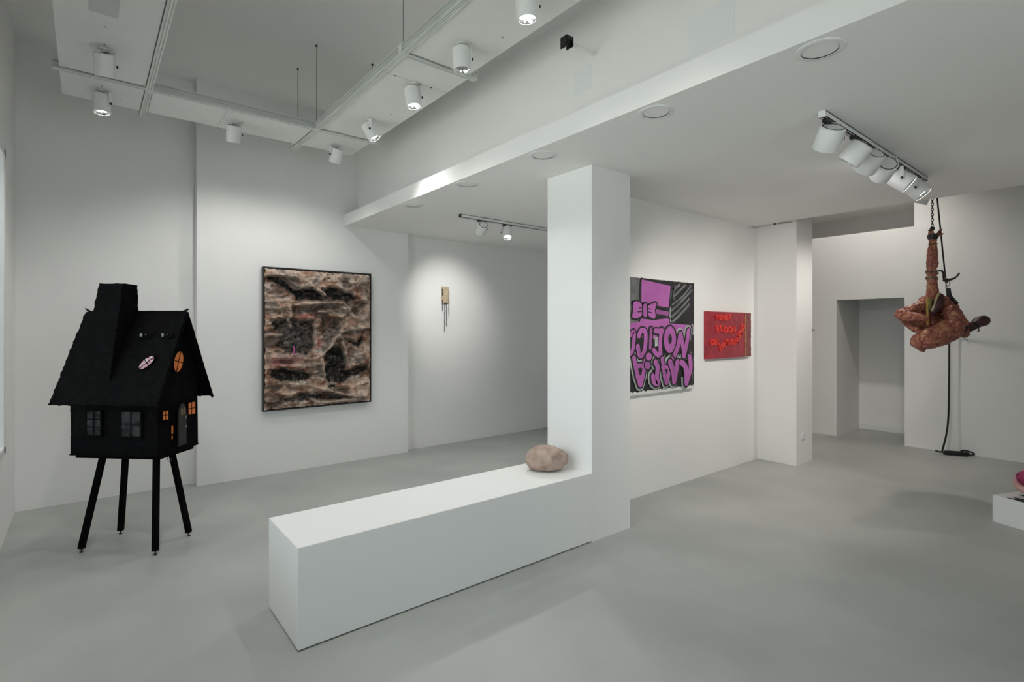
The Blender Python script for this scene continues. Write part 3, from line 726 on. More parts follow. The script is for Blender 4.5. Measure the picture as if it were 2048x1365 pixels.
    def hat(x_, z_):
        i = int(np.clip(round((x_ - .018) / (W - .038) * nx), 0, nx)); j = int(np.clip(round((z_ - .02) / (Hh - .04) * nz), 0, nz))
        return -D + .004 - hgt[i, j]
    (cx_, cz1), (_, cz0) = CANDLE
    y_ = hat(cx_, cz0) - .004
    MB().cyl((cx_, y_, cz0 - .02), (cx_, y_, cz1), .006, 8).build('pink_stick', mat('bright pink plastic', (.62, .12, .42), .4, var=.1), t, True)
    mg = mat('clear glass shard', (.75, .78, .78), .1, var=.2, scale=30)
    for k, (x_, z_) in enumerate(GLASS):
        r_ = .005 + .003 * ((k * 7) % 3); y_ = hat(x_, z_)
        s_ = MB(); R = [[Vector((x_ + r_ * 1.8 * sc_ * math.cos(q * 1.2566 + k), y_ - o_, z_ + r_ * sc_ * math.sin(q * 1.2566 + k))) for q in range(5)] for sc_, o_ in ((1, -.004), (.8, .004), (.2, .008))]
        s_.rings(R); s_.build('glass_shard', mg, t)
    fib = MB(); rg = random.Random(3)                      # grey hair strands lying in the dark hollow
    for k in range(70):
        cx0, cz0_ = .36 + rg.uniform(-.16, .15), .80 + rg.uniform(-.14, .12); a0 = rg.uniform(0, 6.28); pts = []
        for q in range(7):
            x_ = cx0 + .012 * q * math.cos(a0 + q * .25); z_ = cz0_ + .012 * q * math.sin(a0 + q * .25)
            pts.append((x_, hat(x_, z_) - .004 - .004 * rg.random(), z_))
        fib.tube(pts, .0011, 4)
    fo = fib.build('hair_strands', mat('grey hair', (.20, .19, .20), .5, var=.3, scale=40), t); fo['kind'] = 'stuff'
relief()

# ------------------------------------------------------------------ small hanging piece
sp = thing('small_wall_piece', 'small cream slab with black threads hanging on the far wall', 'wall art', (3.862, 6.25, 1.55))
q = MB(); N_ = 10; M_ = 16; tp = {}
W2, H2, Z0 = .112, .235, .402
for layer, yo in ((0, -.028), (1, -.002)):
    for i in range(N_ + 1):
        for j in range(M_ + 1):
            x_ = (i / N_ - .5) * W2; z_ = Z0 + j / M_ * H2
            ed = min(i, N_ - i, j, M_ - j)
            p = Vector((x_, yo, z_)); nn = noise.noise(p * 50 + Vector((2, 0, 5)))
            if ed == 0: p.x += .007 * noise.noise(p * 40); p.z += .009 * noise.noise(p * 33 + Vector((4, 4, 4)))
            if layer == 0: p.y += -.006 * nn + (.012 if ed == 0 else 0)
            tp[layer, i, j] = len(q.v); q.v.append(tuple(p))
for i in range(N_):
    for j in range(M_):
        q.f.append((tp[0,i,j], tp[0,i+1,j], tp[0,i+1,j+1], tp[0,i,j+1])); q.f.append((tp[1,i,j], tp[1,i,j+1], tp[1,i+1,j+1], tp[1,i+1,j]))
for i in range(N_):
    q.f.append((tp[0,i,0], tp[1,i,0], tp[1,i+1,0], tp[0,i+1,0])); q.f.append((tp[0,i,M_], tp[0,i+1,M_], tp[1,i+1,M_], tp[1,i,M_]))
for j in range(M_):
    q.f.append((tp[0,0,j], tp[0,0,j+1], tp[1,0,j+1], tp[1,0,j])); q.f.append((tp[0,N_,j], tp[1,N_,j], tp[1,N_,j+1], tp[0,N_,j+1]))
q.build('cream_slab', mat('cream wax', (.60, .50, .33), .6, base2=(.46, .36, .26), scale=22, detail=6, bump=.4, bscale=80), sp)
M_thread = mat('black thread', (.02, .02, .02), .7, var=.3, scale=40)
rg = random.Random(5)
for x_, z1, z0, r_ in ((-.048, .47, .30, .004), (-.012, .42, .005, .0042), (.018, .42, .085, .0042), (.054, .58, .225, .0038)):
    pts = []; n_ = 12
    for k in range(n_ + 1):
        pts.append((x_ + .004 * noise.noise(Vector((k * .9, x_ * 90, 0))), -.022 - .004 * noise.noise(Vector((k, x_ * 50, 3))), z1 + (z0 - z1) * k / n_))
    MB().tube(smoothline(pts, 3), r_, 6).build('thread', M_thread, sp, True)
for (x_, z_, sx, sz) in ((-.053, .585, .007, .02), (-.05, .535, .009, .03), (-.05, .43, .008, .022), (-.012, .405, .012, .012), (.018, .402, .010, .014)):
    MB().ball((x_, -.024, z_), 1, 10, 6, (sx, .010, sz)).build('black_stain', M_thread, sp, True)

# ------------------------------------------------------------------ pink hat painting
HAT = [(0.511, 1.093), (0.978, 1.054), (0.946, 0.835), (0.724, 0.854), (0.508, 0.877)]
GREY = [(0.341, 1.108), (0.508, 1.104), (0.5, 0.877), (0.477, 0.688), (0.341, 0.673)]
BAND = [(0.732, 0.817), (0.943, 0.796), (0.934, 0.751), (0.732, 0.775)]
BRIM = [(0.23, 0.672), (0.341, 0.676), (0.485, 0.693), (0.5, 0.722), (0.707, 0.71), (0.952, 0.733), (0.96, 0.682), (1.342, 0.663), (1.323, 0.567), (1.342, 0.481), (0.341, 0.498), (0.23, 0.499)]
BOWL = [(0.378, 0.868), (0.439, 0.884), (0.524, 0.848), (0.524, 0.766), (0.439, 0.726), (0.37, 0.735), (0.385, 0.802)]
BOWR = [(0.602, 0.846), (0.707, 0.878), (0.74, 0.869), (0.715, 0.809), (0.724, 0.75), (0.691, 0.724), (0.602, 0.763)]
KNOT = [(0.531, 0.858), (0.582, 0.86), (0.586, 0.752), (0.534, 0.752)]
STROKES={
"N":(52,[[(1.276, 0.599), (1.245, 0.483), (1.196, 0.352)], [(1.134, 0.568), (1.174, 0.452), (1.196, 0.352)], [(1.129, 0.568), (1.084, 0.444), (1.0, 0.327)]]),
"TT":(46,[[(0.81, 0.61), (0.79, 0.49), (0.798, 0.365)], [(0.715, 0.606), (0.883, 0.6)], [(0.691, 0.418), (0.737, 0.38), (0.807, 0.364)]]),
"I":(34,[[(0.646, 0.621), (0.633, 0.444)]]),
"CC":(46,[[(0.462, 0.563), (0.5, 0.611), (0.56, 0.591), (0.56, 0.475), (0.524, 0.388), (0.472, 0.378), (0.446, 0.457)]]),
"L":(40,[[(0.289, 0.555), (0.341, 0.573), (0.39, 0.592), (0.378, 0.459), (0.341, 0.398), (0.274, 0.386)]]),
"M":(58,[[(1.32, 0.332), (1.339, 0.224), (1.263, 0.074)], [(1.174, 0.284), (1.248, 0.229), (1.263, 0.09)], [(1.102, 0.287), (1.075, 0.195), (1.045, 0.104)], [(0.978, 0.292), (1.03, 0.197), (1.045, 0.104)]]),
"A":(44,[[(0.815, 0.329), (0.849, 0.197), (0.883, 0.098)], [(0.978, 0.323), (0.926, 0.192), (0.891, 0.098)], [(0.823, 0.248), (0.943, 0.243)], [(0.849, 0.161), (0.917, 0.157)]]),
"G":(52,[[(0.707, 0.303), (0.74, 0.252), (0.727, 0.163), (0.743, 0.097), (0.683, 0.116), (0.667, 0.167)]]),
"A2":(44,[[(0.381, 0.354), (0.423, 0.219), (0.469, 0.106)], [(0.555, 0.338), (0.524, 0.214), (0.485, 0.105)], [(0.401, 0.282), (0.539, 0.276)], [(0.431, 0.18), (0.516, 0.175)]]),
}
M_canvas = mat('raw white canvas', (.72, .72, .70), .8, var=.04, scale=30, bump=.2, bscale=300)
M_black = mat('black acrylic', (.016, .016, .017), .55, base2=(.030, .030, .031), scale=14, bump=.2, bscale=60)
M_pink = mat('orchid pink acrylic', (.47, .14, .43), .55, base2=(.40, .11, .36), scale=5, detail=5, bump=.15, bscale=50)
M_dpink = mat('dusty plum acrylic', (.30, .085, .27), .55, base2=(.36, .11, .33), scale=9, bump=.15, bscale=50)
M_pgrey = mat('brushed grey acrylic', (.20, .205, .205), .6, base2=(.11, .115, .115), scale=10, detail=7, bump=.2, bscale=60)
M_pwhite = mat('pale grey white acrylic', (.50, .53, .53), .6, base2=(.33, .35, .35), scale=16, bump=.2, bscale=60)
PT = thing('pink_hat_painting', 'unframed canvas with orchid pink top hat and upside-down bubble letters', 'painting', (3.55, 3.12, .975))
PW, PH = 1.41, 1.11
MB().box((0, -.042, 0), (PW, -.002, PH)).build('canvas', M_canvas, PT, bevel=.003)
LV = [0]
def layer(): LV[0] += 1; return -.0425 - .00045 * LV[0]
def flat(name, polys, m, parent=PT, y=None):
    """paint film: flat outlines standing a fraction of a millimetre proud; overlapping strokes lie one on another"""
    y = layer() if y is None else y
    mb = MB()
    for q_, P in enumerate(polys):
        yy = y + .00006 * q_
        if P and isinstance(P[0][0], tuple):                    # strip: list of (left, right) pairs
            k = len(mb.v)
            for l_, r_ in P: mb.v += [(l_[0], yy, l_[1]), (r_[0], yy, r_[1])]
            for i in range(len(P) - 1): mb.f.append((k + 2*i, k + 2*i + 1, k + 2*i + 3, k + 2*i + 2))
        else:
            mb.f.append(tuple(range(len(mb.v), len(mb.v) + len(P)))); mb.v += [(x_, yy, z_) for x_, z_ in P]
    me = bpy.data.meshes.new(name); me.from_pydata(mb.v, [], mb.f); me.update()
    for p in me.polygons:
        if p.normal.y > 0: p.flip()
    return link(name, me, m, parent)
def disc(c, rx, rz, n=28): return [(c[0] + rx * math.cos(2*math.pi*i/n), c[1] + rz * math.sin(2*math.pi*i/n)) for i in range(n)]
def ribbon(lines, w):
    """round-ended brush strokes, a little thinner where they run level"""
    out = []
    for ln in lines:
        p = [Vector((x_, z_, 0)) for x_, z_ in ln]
        p = smoothline(p, 5) if len(p) > 2 else [p[0].lerp(p[1], k / 4) for k in range(5)]
        S_ = []
        n = len(p)
        for i in range(n):
            d = (p[min(i + 1, n - 1)] - p[max(i - 1, 0)]).normalized(); nn = Vector((-d.y, d.x * .86, 0)) * w / 2
            if i == 0:
                for k in range(1, 6):
                    t = math.pi / 2 * (1 - k / 6); c = p[0] - d * w / 2 * math.sin(t) ; S_.append((c + nn * math.cos(t), c - nn * math.cos(t)))
            S_.append((p[i] + nn, p[i] - nn))
            if i == n - 1:
                for k in range(1, 6):
                    t = math.pi / 2 * k / 5.2; c = p[i] + d * w / 2 * math.sin(t); S_.append((c + nn * math.cos(t), c - nn * math.cos(t)))
        out.append([((l_.x, l_.y), (r_.x, r_.y)) for l_, r_ in S_])
    return out
def ragged(x0, x1, z0, z1, amp, step=.02, seed=0):
    P = []
    n = int((x1 - x0) / step)
    for i in range(n + 1): P.append((x0 + (x1 - x0) * i / n, z0 + amp * noise.noise(Vector((i * .8, seed, 0)))))
    for i in range(n + 1): P.append((x1 - (x1 - x0) * i / n, z1 + amp * .35 * noise.noise(Vector((i * .7, seed + 5, 0)))))
    return P
flat('black_ground', [ragged(.002, PW - .004, .035, PH - .006, .022)], M_black)
flat('grey_ground', [GREY], M_pgrey)
flat('grey_ground', [[(.04, .68), (.341, .673), (.341, 1.108), (.04, 1.106)]], M_pgrey)
rg = random.Random(11)
for k in range(6):                                            # slanting brush strokes right of the hat
    x0_ = 1.0 + .02 * k; z0_ = .70 + .055 * k
    A = (1.01 + rg.uniform(-.01, .01), .69 + .06 * k); Lh = .36 if k > 1 else .30
    Lh = min(Lh, 1.385 - A[0], (1.075 - A[1]) / .62)
    B = (A[0] + Lh, A[1] + Lh * .62)
    flat('brush_stroke', ribbon([[A, ((A[0]+B[0])/2 + .015, (A[1]+B[1])/2 + rg.uniform(-.015, .015)), B]], .020 + .012 * rg.random()), M_pgrey)
flat('brush_stroke', ribbon([[(1.0, 1.04), (.985, .9), (.975, .72), (1.05, .672), (1.30, .668), (1.375, .665), (1.385, .57)]], .016), M_pwhite)
flat('brush_stroke', ribbon([[(1.05, 1.06), (1.02, .98), (1.06, .90), (1.03, 1.02), (1.1, 1.06)]], .018), M_pgrey)
flat('brush_stroke', ribbon([[(1.395, .36), (1.38, .2), (1.36, .09)]], .014), M_pgrey)
flat('hat_outline', [HATP for HATP in (HAT,)] + ribbon([HAT + HAT[:1]], .034), M_black)
hat_o = flat('hat_crown', [HAT], M_pink)
flat('hat_outline', ribbon([BRIM[2:8]], .030) , M_black)
flat('hat_brim', [BRIM], M_pink)
flat('band_outline', ribbon([[(.70, .84), (.945, .825)], [(.70, .765), (.945, .738)]], .030), M_black)
flat('hat_band', [BAND], M_dpink)
for nm, P_ in (('bow_loop', BOWL), ('bow_loop', BOWR), ('bow_knot', KNOT)):
    flat('bow_outline', [P_] + ribbon([P_ + P_[:1]], .038), M_black)
    flat(nm, [[(v.x, v.y) for v in smoothline([(x_, z_, 0) for x_, z_ in P_ + P_[:1]], 4)]], M_dpink if nm == 'bow_knot' else M_pink)
flat('bow_crease', ribbon([[(.525, .83), (.47, .82)], [(.525, .79), (.45, .785)], [(.60, .82), (.65, .815)], [(.60, .79), (.66, .78)]], .012), M_black)
flat('letter_ground', ribbon([[(.30, .50), (.55, .45), (.9, .45), (1.15, .45), (1.25, .45)], [(.40, .28), (.7, .22), (1.0, .22), (1.28, .22)]], .20), M_black)
S = .00122
ORDER = ['L', 'CC', 'I', 'TT', 'O', 'N', 'A2', 'STUB', 'DOT', 'G', 'A', 'M']
STROKES["M"] = (STROKES["M"][0], [[(x_ - .034, z_) for x_, z_ in ln] for ln in STROKES["M"][1]])
flat('white_outline', [p for k in ('A2', 'G', 'A', 'M', 'N') for p in ribbon(STROKES[k][1], STROKES[k][0] * S + .072)], M_pwhite)
for k in ORDER:
    if k in STROKES:
        w_, ln = STROKES[k]; outl = ribbon(ln, w_ * S + .034); fill = ribbon(ln, w_ * S)
    elif k == 'O':
        outl = [disc((.952, .518), .125, .152)]; fill = [disc((.952, .518), .103, .133)]
    elif k == 'DOT':
        outl = [disc((.602, .361), .066, .054)]; fill = [disc((.602, .361), .047, .037)]
    else:
        outl = [disc((.586, .283), .062, .054)]; fill = [disc((.586, .283), .045, .040)]
    lo = flat('letter', fill, M_dpink if k in ('I', 'STUB') else M_pink, y=-.0425 - .00045 * (LV[0] + 2))
    flat('letter_outline', outl, M_black, lo)
    layer()
    if k == 'O': flat('letter_hole', [disc((.952, .525), .031, .050)], M_black, lo)
    if k == 'A': flat('letter_hole', [disc((.874, .205), .020, .030)], M_black, lo)
    if k == 'A2': flat('letter_hole', [disc((.472, .226), .022, .036)], M_black, lo)
    if k == 'TT': flat('letter_hole', [[(.70, .54), (.752, .545), (.750, .46), (.705, .455)]], M_pwhite, lo)
    if k in ('CC', 'M', 'A'):
        ln = STROKES[k][1][-1 if k != 'A' else 0]
        flat('letter_shade', ribbon([[(x_ + .012, z_) for x_, z_ in ln[-3:]]], .022), M_dpink, lo)

# ------------------------------------------------------------------ red painting with raised lettering
M_red = mat('crimson oil paint', (.36, .022, .040), .42, base2=(.26, .014, .030), scale=11, detail=7, bump=.55, bscale=45)
M_redl = mat('scarlet raised paint', (.74, .040, .026), .38, var=.2, scale=20, bump=.3, bscale=80)
M_maroon = mat('maroon oil paint', (.15, .022, .022), .45, base2=(.24, .05, .055), scale=12, detail=6, bump=.5, bscale=45)
M_gold = mat('dull gold paint', (.42, .24, .10), .5, var=.3, scale=20)
RP = thing('red_painting', 'small red textured canvas with raised red lettering and a maroon strip', 'painting', (5.215, 3.12, 1.272))
RW, RH = .97, .52
def bumpy(name, x0, x1, z0, z1, y, m, amp=.003, parent=RP, n=40, k=26):
    mb = MB(); tp = {}
    for L_i, yy in ((0, y), (1, -.002)):
        for i in range(n + 1):
            for j in range(k + 1):
                p = Vector((x0 + (x1 - x0) * i / n, yy, z0 + (z1 - z0) * j / k))
                if L_i == 0: p.y -= amp * noise.fractal(p * 28, .9, 2, 3)
                tp[L_i, i, j] = len(mb.v); mb.v.append(tuple(p))
    for i in range(n):
        for j in range(k):
            mb.f.append((tp[0,i,j], tp[0,i+1,j], tp[0,i+1,j+1], tp[0,i,j+1])); mb.f.append((tp[1,i,j], tp[1,i,j+1], tp[1,i+1,j+1], tp[1,i+1,j]))
    for i in range(n):
        mb.f.append((tp[0,i,0], tp[1,i,0], tp[1,i+1,0], tp[0,i+1,0])); mb.f.append((tp[0,i,k], tp[0,i+1,k], tp[1,i+1,k], tp[1,i,k]))
    for j in range(k):
        mb.f.append((tp[0,0,j], tp[0,0,j+1], tp[1,0,j+1], tp[1,0,j])); mb.f.append((tp[0,n,j], tp[1,n,j], tp[1,n,j+1], tp[0,n,j+1]))
    return mb.build(name, m, parent, True)
bumpy('canvas', 0, .835, 0, RH, -.040, M_red)
bumpy('maroon_strip', .835, RW, .002, RH - .004, -.040, M_maroon)
MB().tube([(.832 + .006 * noise.noise(Vector((k * .5, 0, 0))), -.043, .004 + (RH - .01) * k / 24) for k in range(25)], .007, 6).build('gold_line', M_gold, RP, True)
def glyph(ch, x_, z_, size, rot, sx=1.0):
    cu = bpy.data.curves.new('letter', 'FONT'); cu.body = ch; cu.size = size; cu.extrude = .006; cu.offset = .004; cu.resolution_u = 3; cu.align_x = 'CENTER'
    to = bpy.data.objects.new('tmp', cu); col.objects.link(to)
    me = bpy.data.meshes.new_from_object(to.evaluated_get(bpy.context.evaluated_depsgraph_get()))
    bpy.data.objects.remove(to); bpy.data.curves.remove(cu)
    M = Matrix.Translation((x_, -.044, z_)) @ Matrix.Rotation(rot, 4, 'Y') @ Matrix.Rotation(math.pi / 2, 4, 'X') @ Matrix.Diagonal((sx, 1, 1, 1))
    me.transform(M); return link('letter', me, M_redl, RP)
def word(txt, x_, z_, size, step, dz=0.0, rot=0.0):
    for i, c_ in enumerate(txt): glyph(c_, x_ + step * i, z_ + dz * i + .004 * math.sin(i * 2.1), size, rot + .08 * math.sin(i * 1.7), 1.1)
word('TENER', .185, .425, .085, .072, .0)
word('EL', .205, .300, .098, .075)
word('DON', .375, .285, .098, .088)
word('DEL', .095, .150, .090, .062, .004)
for c_, x_, z_, r_ in (('E', .275, .085, -.1), ('N', .345, .11, -.15), ('T', .415, .145, -.15), ('U', .475, .150, -.1), ('S', .535, .145, -.05), ('I', .585, .150, -.1), ('A', .640, .165, -.25), ('S', .690, .222, -.5), ('M', .735, .262, -.5), ('O', .775, .318, -.3)):
    glyph(c_, x_, z_, .095, r_, 1.1)

# ------------------------------------------------------------------ hanging figure sculpture
K = .00479
FG = thing('hanging_figure_sculpture', 'contorted flesh coloured figure hanging by one raised arm from a chain', 'sculpture', (6.314, 1.372, 0), (0, 0, YAW - math.pi / 2))
def fp(x_, z_, d_): return Vector((x_ * K, d_ * .01, 1.688 + z_ * K))      # units of about half a centimetre, depth in cm
def chain_caps(mb, L):
    for (x0_, z0_, r0, d0), (x1_, z1_, r1, d1) in zip(L[:-1], L[1:]): mb.capsule(fp(x0_, z0_, d0), fp(x1_, z1_, d1), r0 * K, r1 * K)
body = MB()
for L in (
    [(1, 164, 6.2, 0), (1, 152, 7, 0), (0, 132, 9.2, 0), (0, 112, 10, 0), (-1, 96, 9, 0), (-1, 84, 8.4, 0), (0, 64, 9.6, 0), (1, 44, 13, 0)],            # raised arm
    [(1, 164, 6, 0), (-2, 172, 4.8, 0), (-3, 180, 4.4, 0)], [(3, 168, 3.6, -1), (9, 175, 3.0, -2), (14, 180, 2.3, -2)], [(4, 166, 3.2, 1), (11, 171, 2.8, 1), (17, 177, 2.2, 1)], [(2, 166, 3.4, -2), (8, 168, 2.8, -4), (13, 171, 2.2, -5)], [(4, 168, 3.2, 3), (12, 173, 2.6, 3), (18, 174, 2.1, 2)],   # hand
    [(1, 42, 14, 0), (-13, 34, 12, 0), (-24, 27, 10.5, 0)], [(1, 42, 14, 0), (20, 37, 13, 1), (34, 26, 15, 1)],               # shoulders
    [(3, 32, 19, 7), (6, 4, 25, 13), (26, -12, 22, 10)], [(-20, 8, 10, 12), (4, -2, 20, 14)],                                                                        # trunk
    [(-24, 27, 10.5, 0), (-48, 21, 8.2, -3), (-68, 13, 9.5, -6), (-74, 10, 11.5, -7), (-66, 6, 10, -10), (-52, 5, 8.5, -13), (-38, 2, 5.0, -15)],      # bent arm
    [(-66, 3, 7, -4), (-46, -7, 9, 0), (-24, -14, 13, 4)], [(-48, -14, 4.5, -3), (-41, -20, 6, -6)],
    [(-40, -42, 17.5, -11), (-30, -38, 20, -13), (-10, -31, 21, -14), (16, -20, 22, -11), (38, -12, 20, -4)],                   # folded thigh
    [(-40, -46, 16, -9), (-36, -55, 8, -9), (-33, -60, 4.5, -9)], [(-18, -49, 9, -7), (18, -40, 10, -5), (34, -28, 9, -2)],
    [(34, 26, 16, 1), (46, 2, 15, -1), (53, -20, 13, -3)], [(24, 16, 13, -7), (27, 2, 11.5, -13), (32, -6, 8.5, -17)], [(26, -2, 5, -18), (20, -5, 4, -20)],
    [(48, -18, 14, -2), (58, -26, 10.5, -2), (62, -28, 8, -2)],
    ): chain_caps(body, L)
me = body.mesh('tmp'); to = bpy.data.objects.new('tmp', me); col.objects.link(to)
r_ = to.modifiers.new('r', 'REMESH'); r_.mode = 'VOXEL'; r_.voxel_size = .0065
s_ = to.modifiers.new('s', 'SMOOTH'); s_.iterations = 4; s_.factor = .5
bm_ = bpy.data.meshes.new_from_object(to.evaluated_get(bpy.context.evaluated_depsgraph_get()))
bpy.data.objects.remove(to)
nv = len(bm_.vertices); nor = [v.normal.copy() for v in bm_.vertices]
for v, n_ in zip(bm_.vertices, nor):
    c_ = v.co
    crease = 1 - abs(noise.noise(Vector((c_.x * 16 + c_.z * 9, c_.y * 16, c_.z * 16 - c_.x * 9)))) * 2
    v.co = c_ + n_ * (.004 * noise.fractal(c_ * 34, .9, 2, 3) - .013 * max(0, crease - .70) / .30)
M_flesh = mat('mottled flesh latex', (.36, .145, .08), .42, base2=(.24, .085, .055), scale=11, detail=9, bump=.45, bscale=75)
nt = M_flesh.node_tree; bs = nt.nodes['Principled BSDF']
ramp = [n for n in nt.nodes if n.bl_idname == 'ShaderNodeValToRGB'][0]
e_ = ramp.color_ramp.elements.new(.52); e_.color = (.31, .095, .065, 1)
e_ = ramp.color_ramp.elements.new(.27); e_.color = (.08, .02, .02, 1)
ramp.color_ramp.elements[-1].color = (.41, .19, .10, 1)
body_o = link('figure_body', bm_, M_flesh, FG, True)
for p in bm_.polygons: p.use_smooth = True
M_gore = mat('dark red black latex', (.008, .006, .006), .4, base2=(.085, .016, .020), scale=22, detail=5, bump=.5, bscale=60)
ft = MB(); chain_caps(ft, [(64, -20, 7, -1), (70, -17, 9, -1), (80, -13, 8, -1), (92, -4, 11, -1), (101, -2, 11, -1)]); chain_caps(ft, [(64, -12, 4, -3), (74, -9, 5, -3)])
me = ft.mesh('tmp'); to = bpy.data.objects.new('tmp', me); col.objects.link(to)
r_ = to.modifiers.new('r', 'REMESH'); r_.mode = 'VOXEL'; r_.voxel_size = .0065; s_ = to.modifiers.new('s', 'SMOOTH'); s_.iterations = 4
fm = bpy.data.meshes.new_from_object(to.evaluated_get(bpy.context.evaluated_depsgraph_get())); bpy.data.objects.remove(to)
link('dark_foot', fm, M_gore, FG, True)
MB().tube([fp(x_, z_, -4) for x_, z_ in ((84, -16), (87, -21), (85, -24), (83, -23))], .0045, 8).build('metal_ring', M_dark, FG, True)
def fig_tube(name, L, m, r_, smooth_k=5): return MB().tube(smoothline([fp(*p) for p in L], smooth_k), r_, 10).build(name, m, FG, True)
M_leather = mat('black leather', (.016, .015, .016), .4, var=.4, scale=30, bump=.2, bscale=90)
o_ = fp(1, 166, 0)
MB().lathe([(-.022, .034), (-.010, .043), (.018, .046), (.022, .042), (.0, .033)], o_, (0.05, 0, 1), 20).build('wrist_cuff', M_leather, FG, True)
MB().lathe([(-.003, .041), (0, .044), (.003, .041)], fp(1, 152, 0), (-.15, 0, 1), 20).build('wrist_band', M_leather, FG, True)
MB().box(fp(-8, 178.5, -1.5), fp(-1, 180.5, .5)).build('toggle', M_leather, FG)
MB().ball(fp(0, 183, 0), .021, 10, 8).build('chain_knot', M_leather, FG, True)
M_cream = mat('cream lining', (.55, .47, .28), .6, base2=(.30, .26, .14), scale=30)
hd = fig_tube('dark_hollow', [(7, 50, -6), (2, 40, -8.5), (-6, 28, -9.5), (-14, 15, -9), (-17, 12, -8)], M_gore, [.016 + .026 * math.sin(math.pi * i / 20) for i in range(21)])
fig_tube('cream_edge', [(2, 53, -7), (-8, 43, -10), (-15, 28, -11), (-20, 16, -11)], M_cream, .010)
fig_tube('cream_edge', [(-18, 42, -8), (-22, 30, -9.5), (-24, 20, -9.5)], mat('olive cloth', (.20, .17, .06), .7, var=.4, scale=30), .020)
MB().box(fp(-28.5, -11, -10.5), fp(-25, 42, -10)).build('yellow_strap', mat('yellow webbing', (.55, .37, .07), .6, var=.2, scale=40), FG)
M_wound = mat('wound lining', (.35, .26, .16), .5, base2=(.05, .02, .04), scale=45, detail=3)
for z_, r0 in ((95, .046), (83, .044)):
    pts = [fp(-1, z_, 0) + Vector((r0 * math.cos(t), r0 * math.sin(t), .010 * math.sin(3 * t + z_) + .006 * math.cos(5 * t))) for t in [2 * math.pi * k / 30 for k in range(30)]]
    MB().tube(pts, .0075, 6, True).build('torn_edge', M_wound, FG, True)
fig_tube('rope_knot_tail', [(4, 97, -4.5), (8, 97, -6), (12, 92, -6), (14, 84, -5), (19, 79, -4), (28, 79, -4), (38, 83, -4), (44, 89, -4), (47, 93, -4)], M_leather, .0085)
fig_tube('rope_knot_tail', [(20, 80, -4), (28, 81, -5), (38, 84, -5), (43, 88, -5)], M_leather, .006)
MB().ball(fp(20, 79, -4), .024, 10, 8, (1, 1, .8)).build('rope_knot', M_leather, FG, True)
pts = [fp(24, 70, -4) + Vector((.016 * math.cos(t) + .011 * math.sin(t), 0, .030 * math.sin(t))) for t in [2 * math.pi * k / 20 for k in range(20)]]
MB().tube(pts, .0055, 8, True).build('carabiner', M_steel, FG, True)
fig_tube('black_strap', [(24, 62, -5), (24, 52, -6), (25, 46, -6.5), (31, 38, -7), (37, 32, -7)], M_leather, .0155)
fig_tube('dark_stain', [(36, -10, -14), (42, -17, -13), (44, -27, -10)], M_gore, [.012 + .016 * math.sin(math.pi * i / 10) for i in range(11)])
fig_tube('wire', [(56, -37, -3), (62, -39, -3), (66, -43, -3), (67, -50, -3)], M_cable, .0022)
fig_tube('wire', [(58, -34, -3), (66, -35, -3)], M_cable, .0022)

# chain: oval links from the ceiling to the raised hand
cx_ = thing('chain', 'thin black chain holding up the hanging figure', 'chain', (6.314, 1.372, 2.585))
lk = MB(); n_ = 0; z_ = .0
while z_ < H - 2.585 - .02:
    ax = (1, 0) if n_ % 2 else (0, 1)
    pts = [Vector((ax[0] * .009 * math.cos(t), ax[1] * .009 * math.cos(t), z_ + .014 + .017 * math.sin(t))) for t in [2 * math.pi * k / 10 for k in range(10)]]
    lk.tube(pts, .0036, 5, True); z_ += .025; n_ += 1
lo = lk.build('chain_links', M_dark, cx_, True); lo['kind'] = 'stuff'
MB().cyl((0, 0, H - 2.585 - .03), (0, 0, H - 2.585), .03, 16).build('ceiling_hook', M_dark, cx_, True)

# rope: from the ceiling down past the figure to the wall hook, then to the coil on the floor
M_rope = mat('black braided rope', (.018, .018, .018), .75, var=.5, scale=160, bump=.6, bscale=260)
rp = thing('rope', 'long black rope running past the figure and hanging down to the floor', 'rope', (8.55, 1.69, 0))
def RL(p): return Vector((p[0] - 8.55, p[1] - 1.69, p[2]))
ROPE_UP = [(7.086, 1.590, 4.150), (8.550, 1.680, 1.717)]
ROPE_DOWN = [(8.550, 1.680, 1.717), (8.550, 1.685, 1.398), (8.550, 1.687, 0.951), (8.530, 1.689, 0.506), (8.520, 1.707, 0.262), (8.500, 1.733, 0.101), (8.487, 1.745, 0.030)]
MB().tube([RL(p) for p in ROPE_UP], .0085, 8).build('rope_span', M_rope, rp, True)
MB().tube(smoothline([RL(p) for p in ROPE_DOWN], 6), .0105, 8).build('rope_drop', M_rope, rp, True)
MB().cyl(RL((8.69, ROPE_UP[-1][1], ROPE_UP[-1][2])), RL((8.53, ROPE_UP[-1][1], ROPE_UP[-1][2])), .008, 10).build('wall_hook', M_dark, rp, True)
coil = thing('rope_coil', 'coiled end of the black rope lying on the floor by the wall', 'rope coil', (8.53, 1.61, 0), (0, 0, math.atan2(1.491 - 1.739, 8.597 - 8.457)))
pts = []
for k in range(0, 130):
    t = k / 130 * 2 * math.pi * 5.5
    pts.append(Vector((.125 * math.cos(t) + .012 * noise.noise(Vector((t * .4, 0, 0))), .030 * math.sin(t) + .012 * noise.noise(Vector((t * .3, 4, 0))), .012 + .030 * k / 130)))
MB().tube(pts, .0105, 8).build('rope_loops', M_rope, coil, True)
MB().tube(smoothline([(.09, .0, .035), (.05, .01, .06), (.10, .02, .065), (.16, .0, .05), (.17, -.02, .03), (.12, -.02, .02)], 5), .0095, 8).build('rope_loops', M_rope, coil, True)
MB().tube(smoothline([(-.1, .0, .03), (-.17, .015, .03), (-.215, .02, .045)], 5), .0095, 8).build('rope_end', M_rope, coil, True)

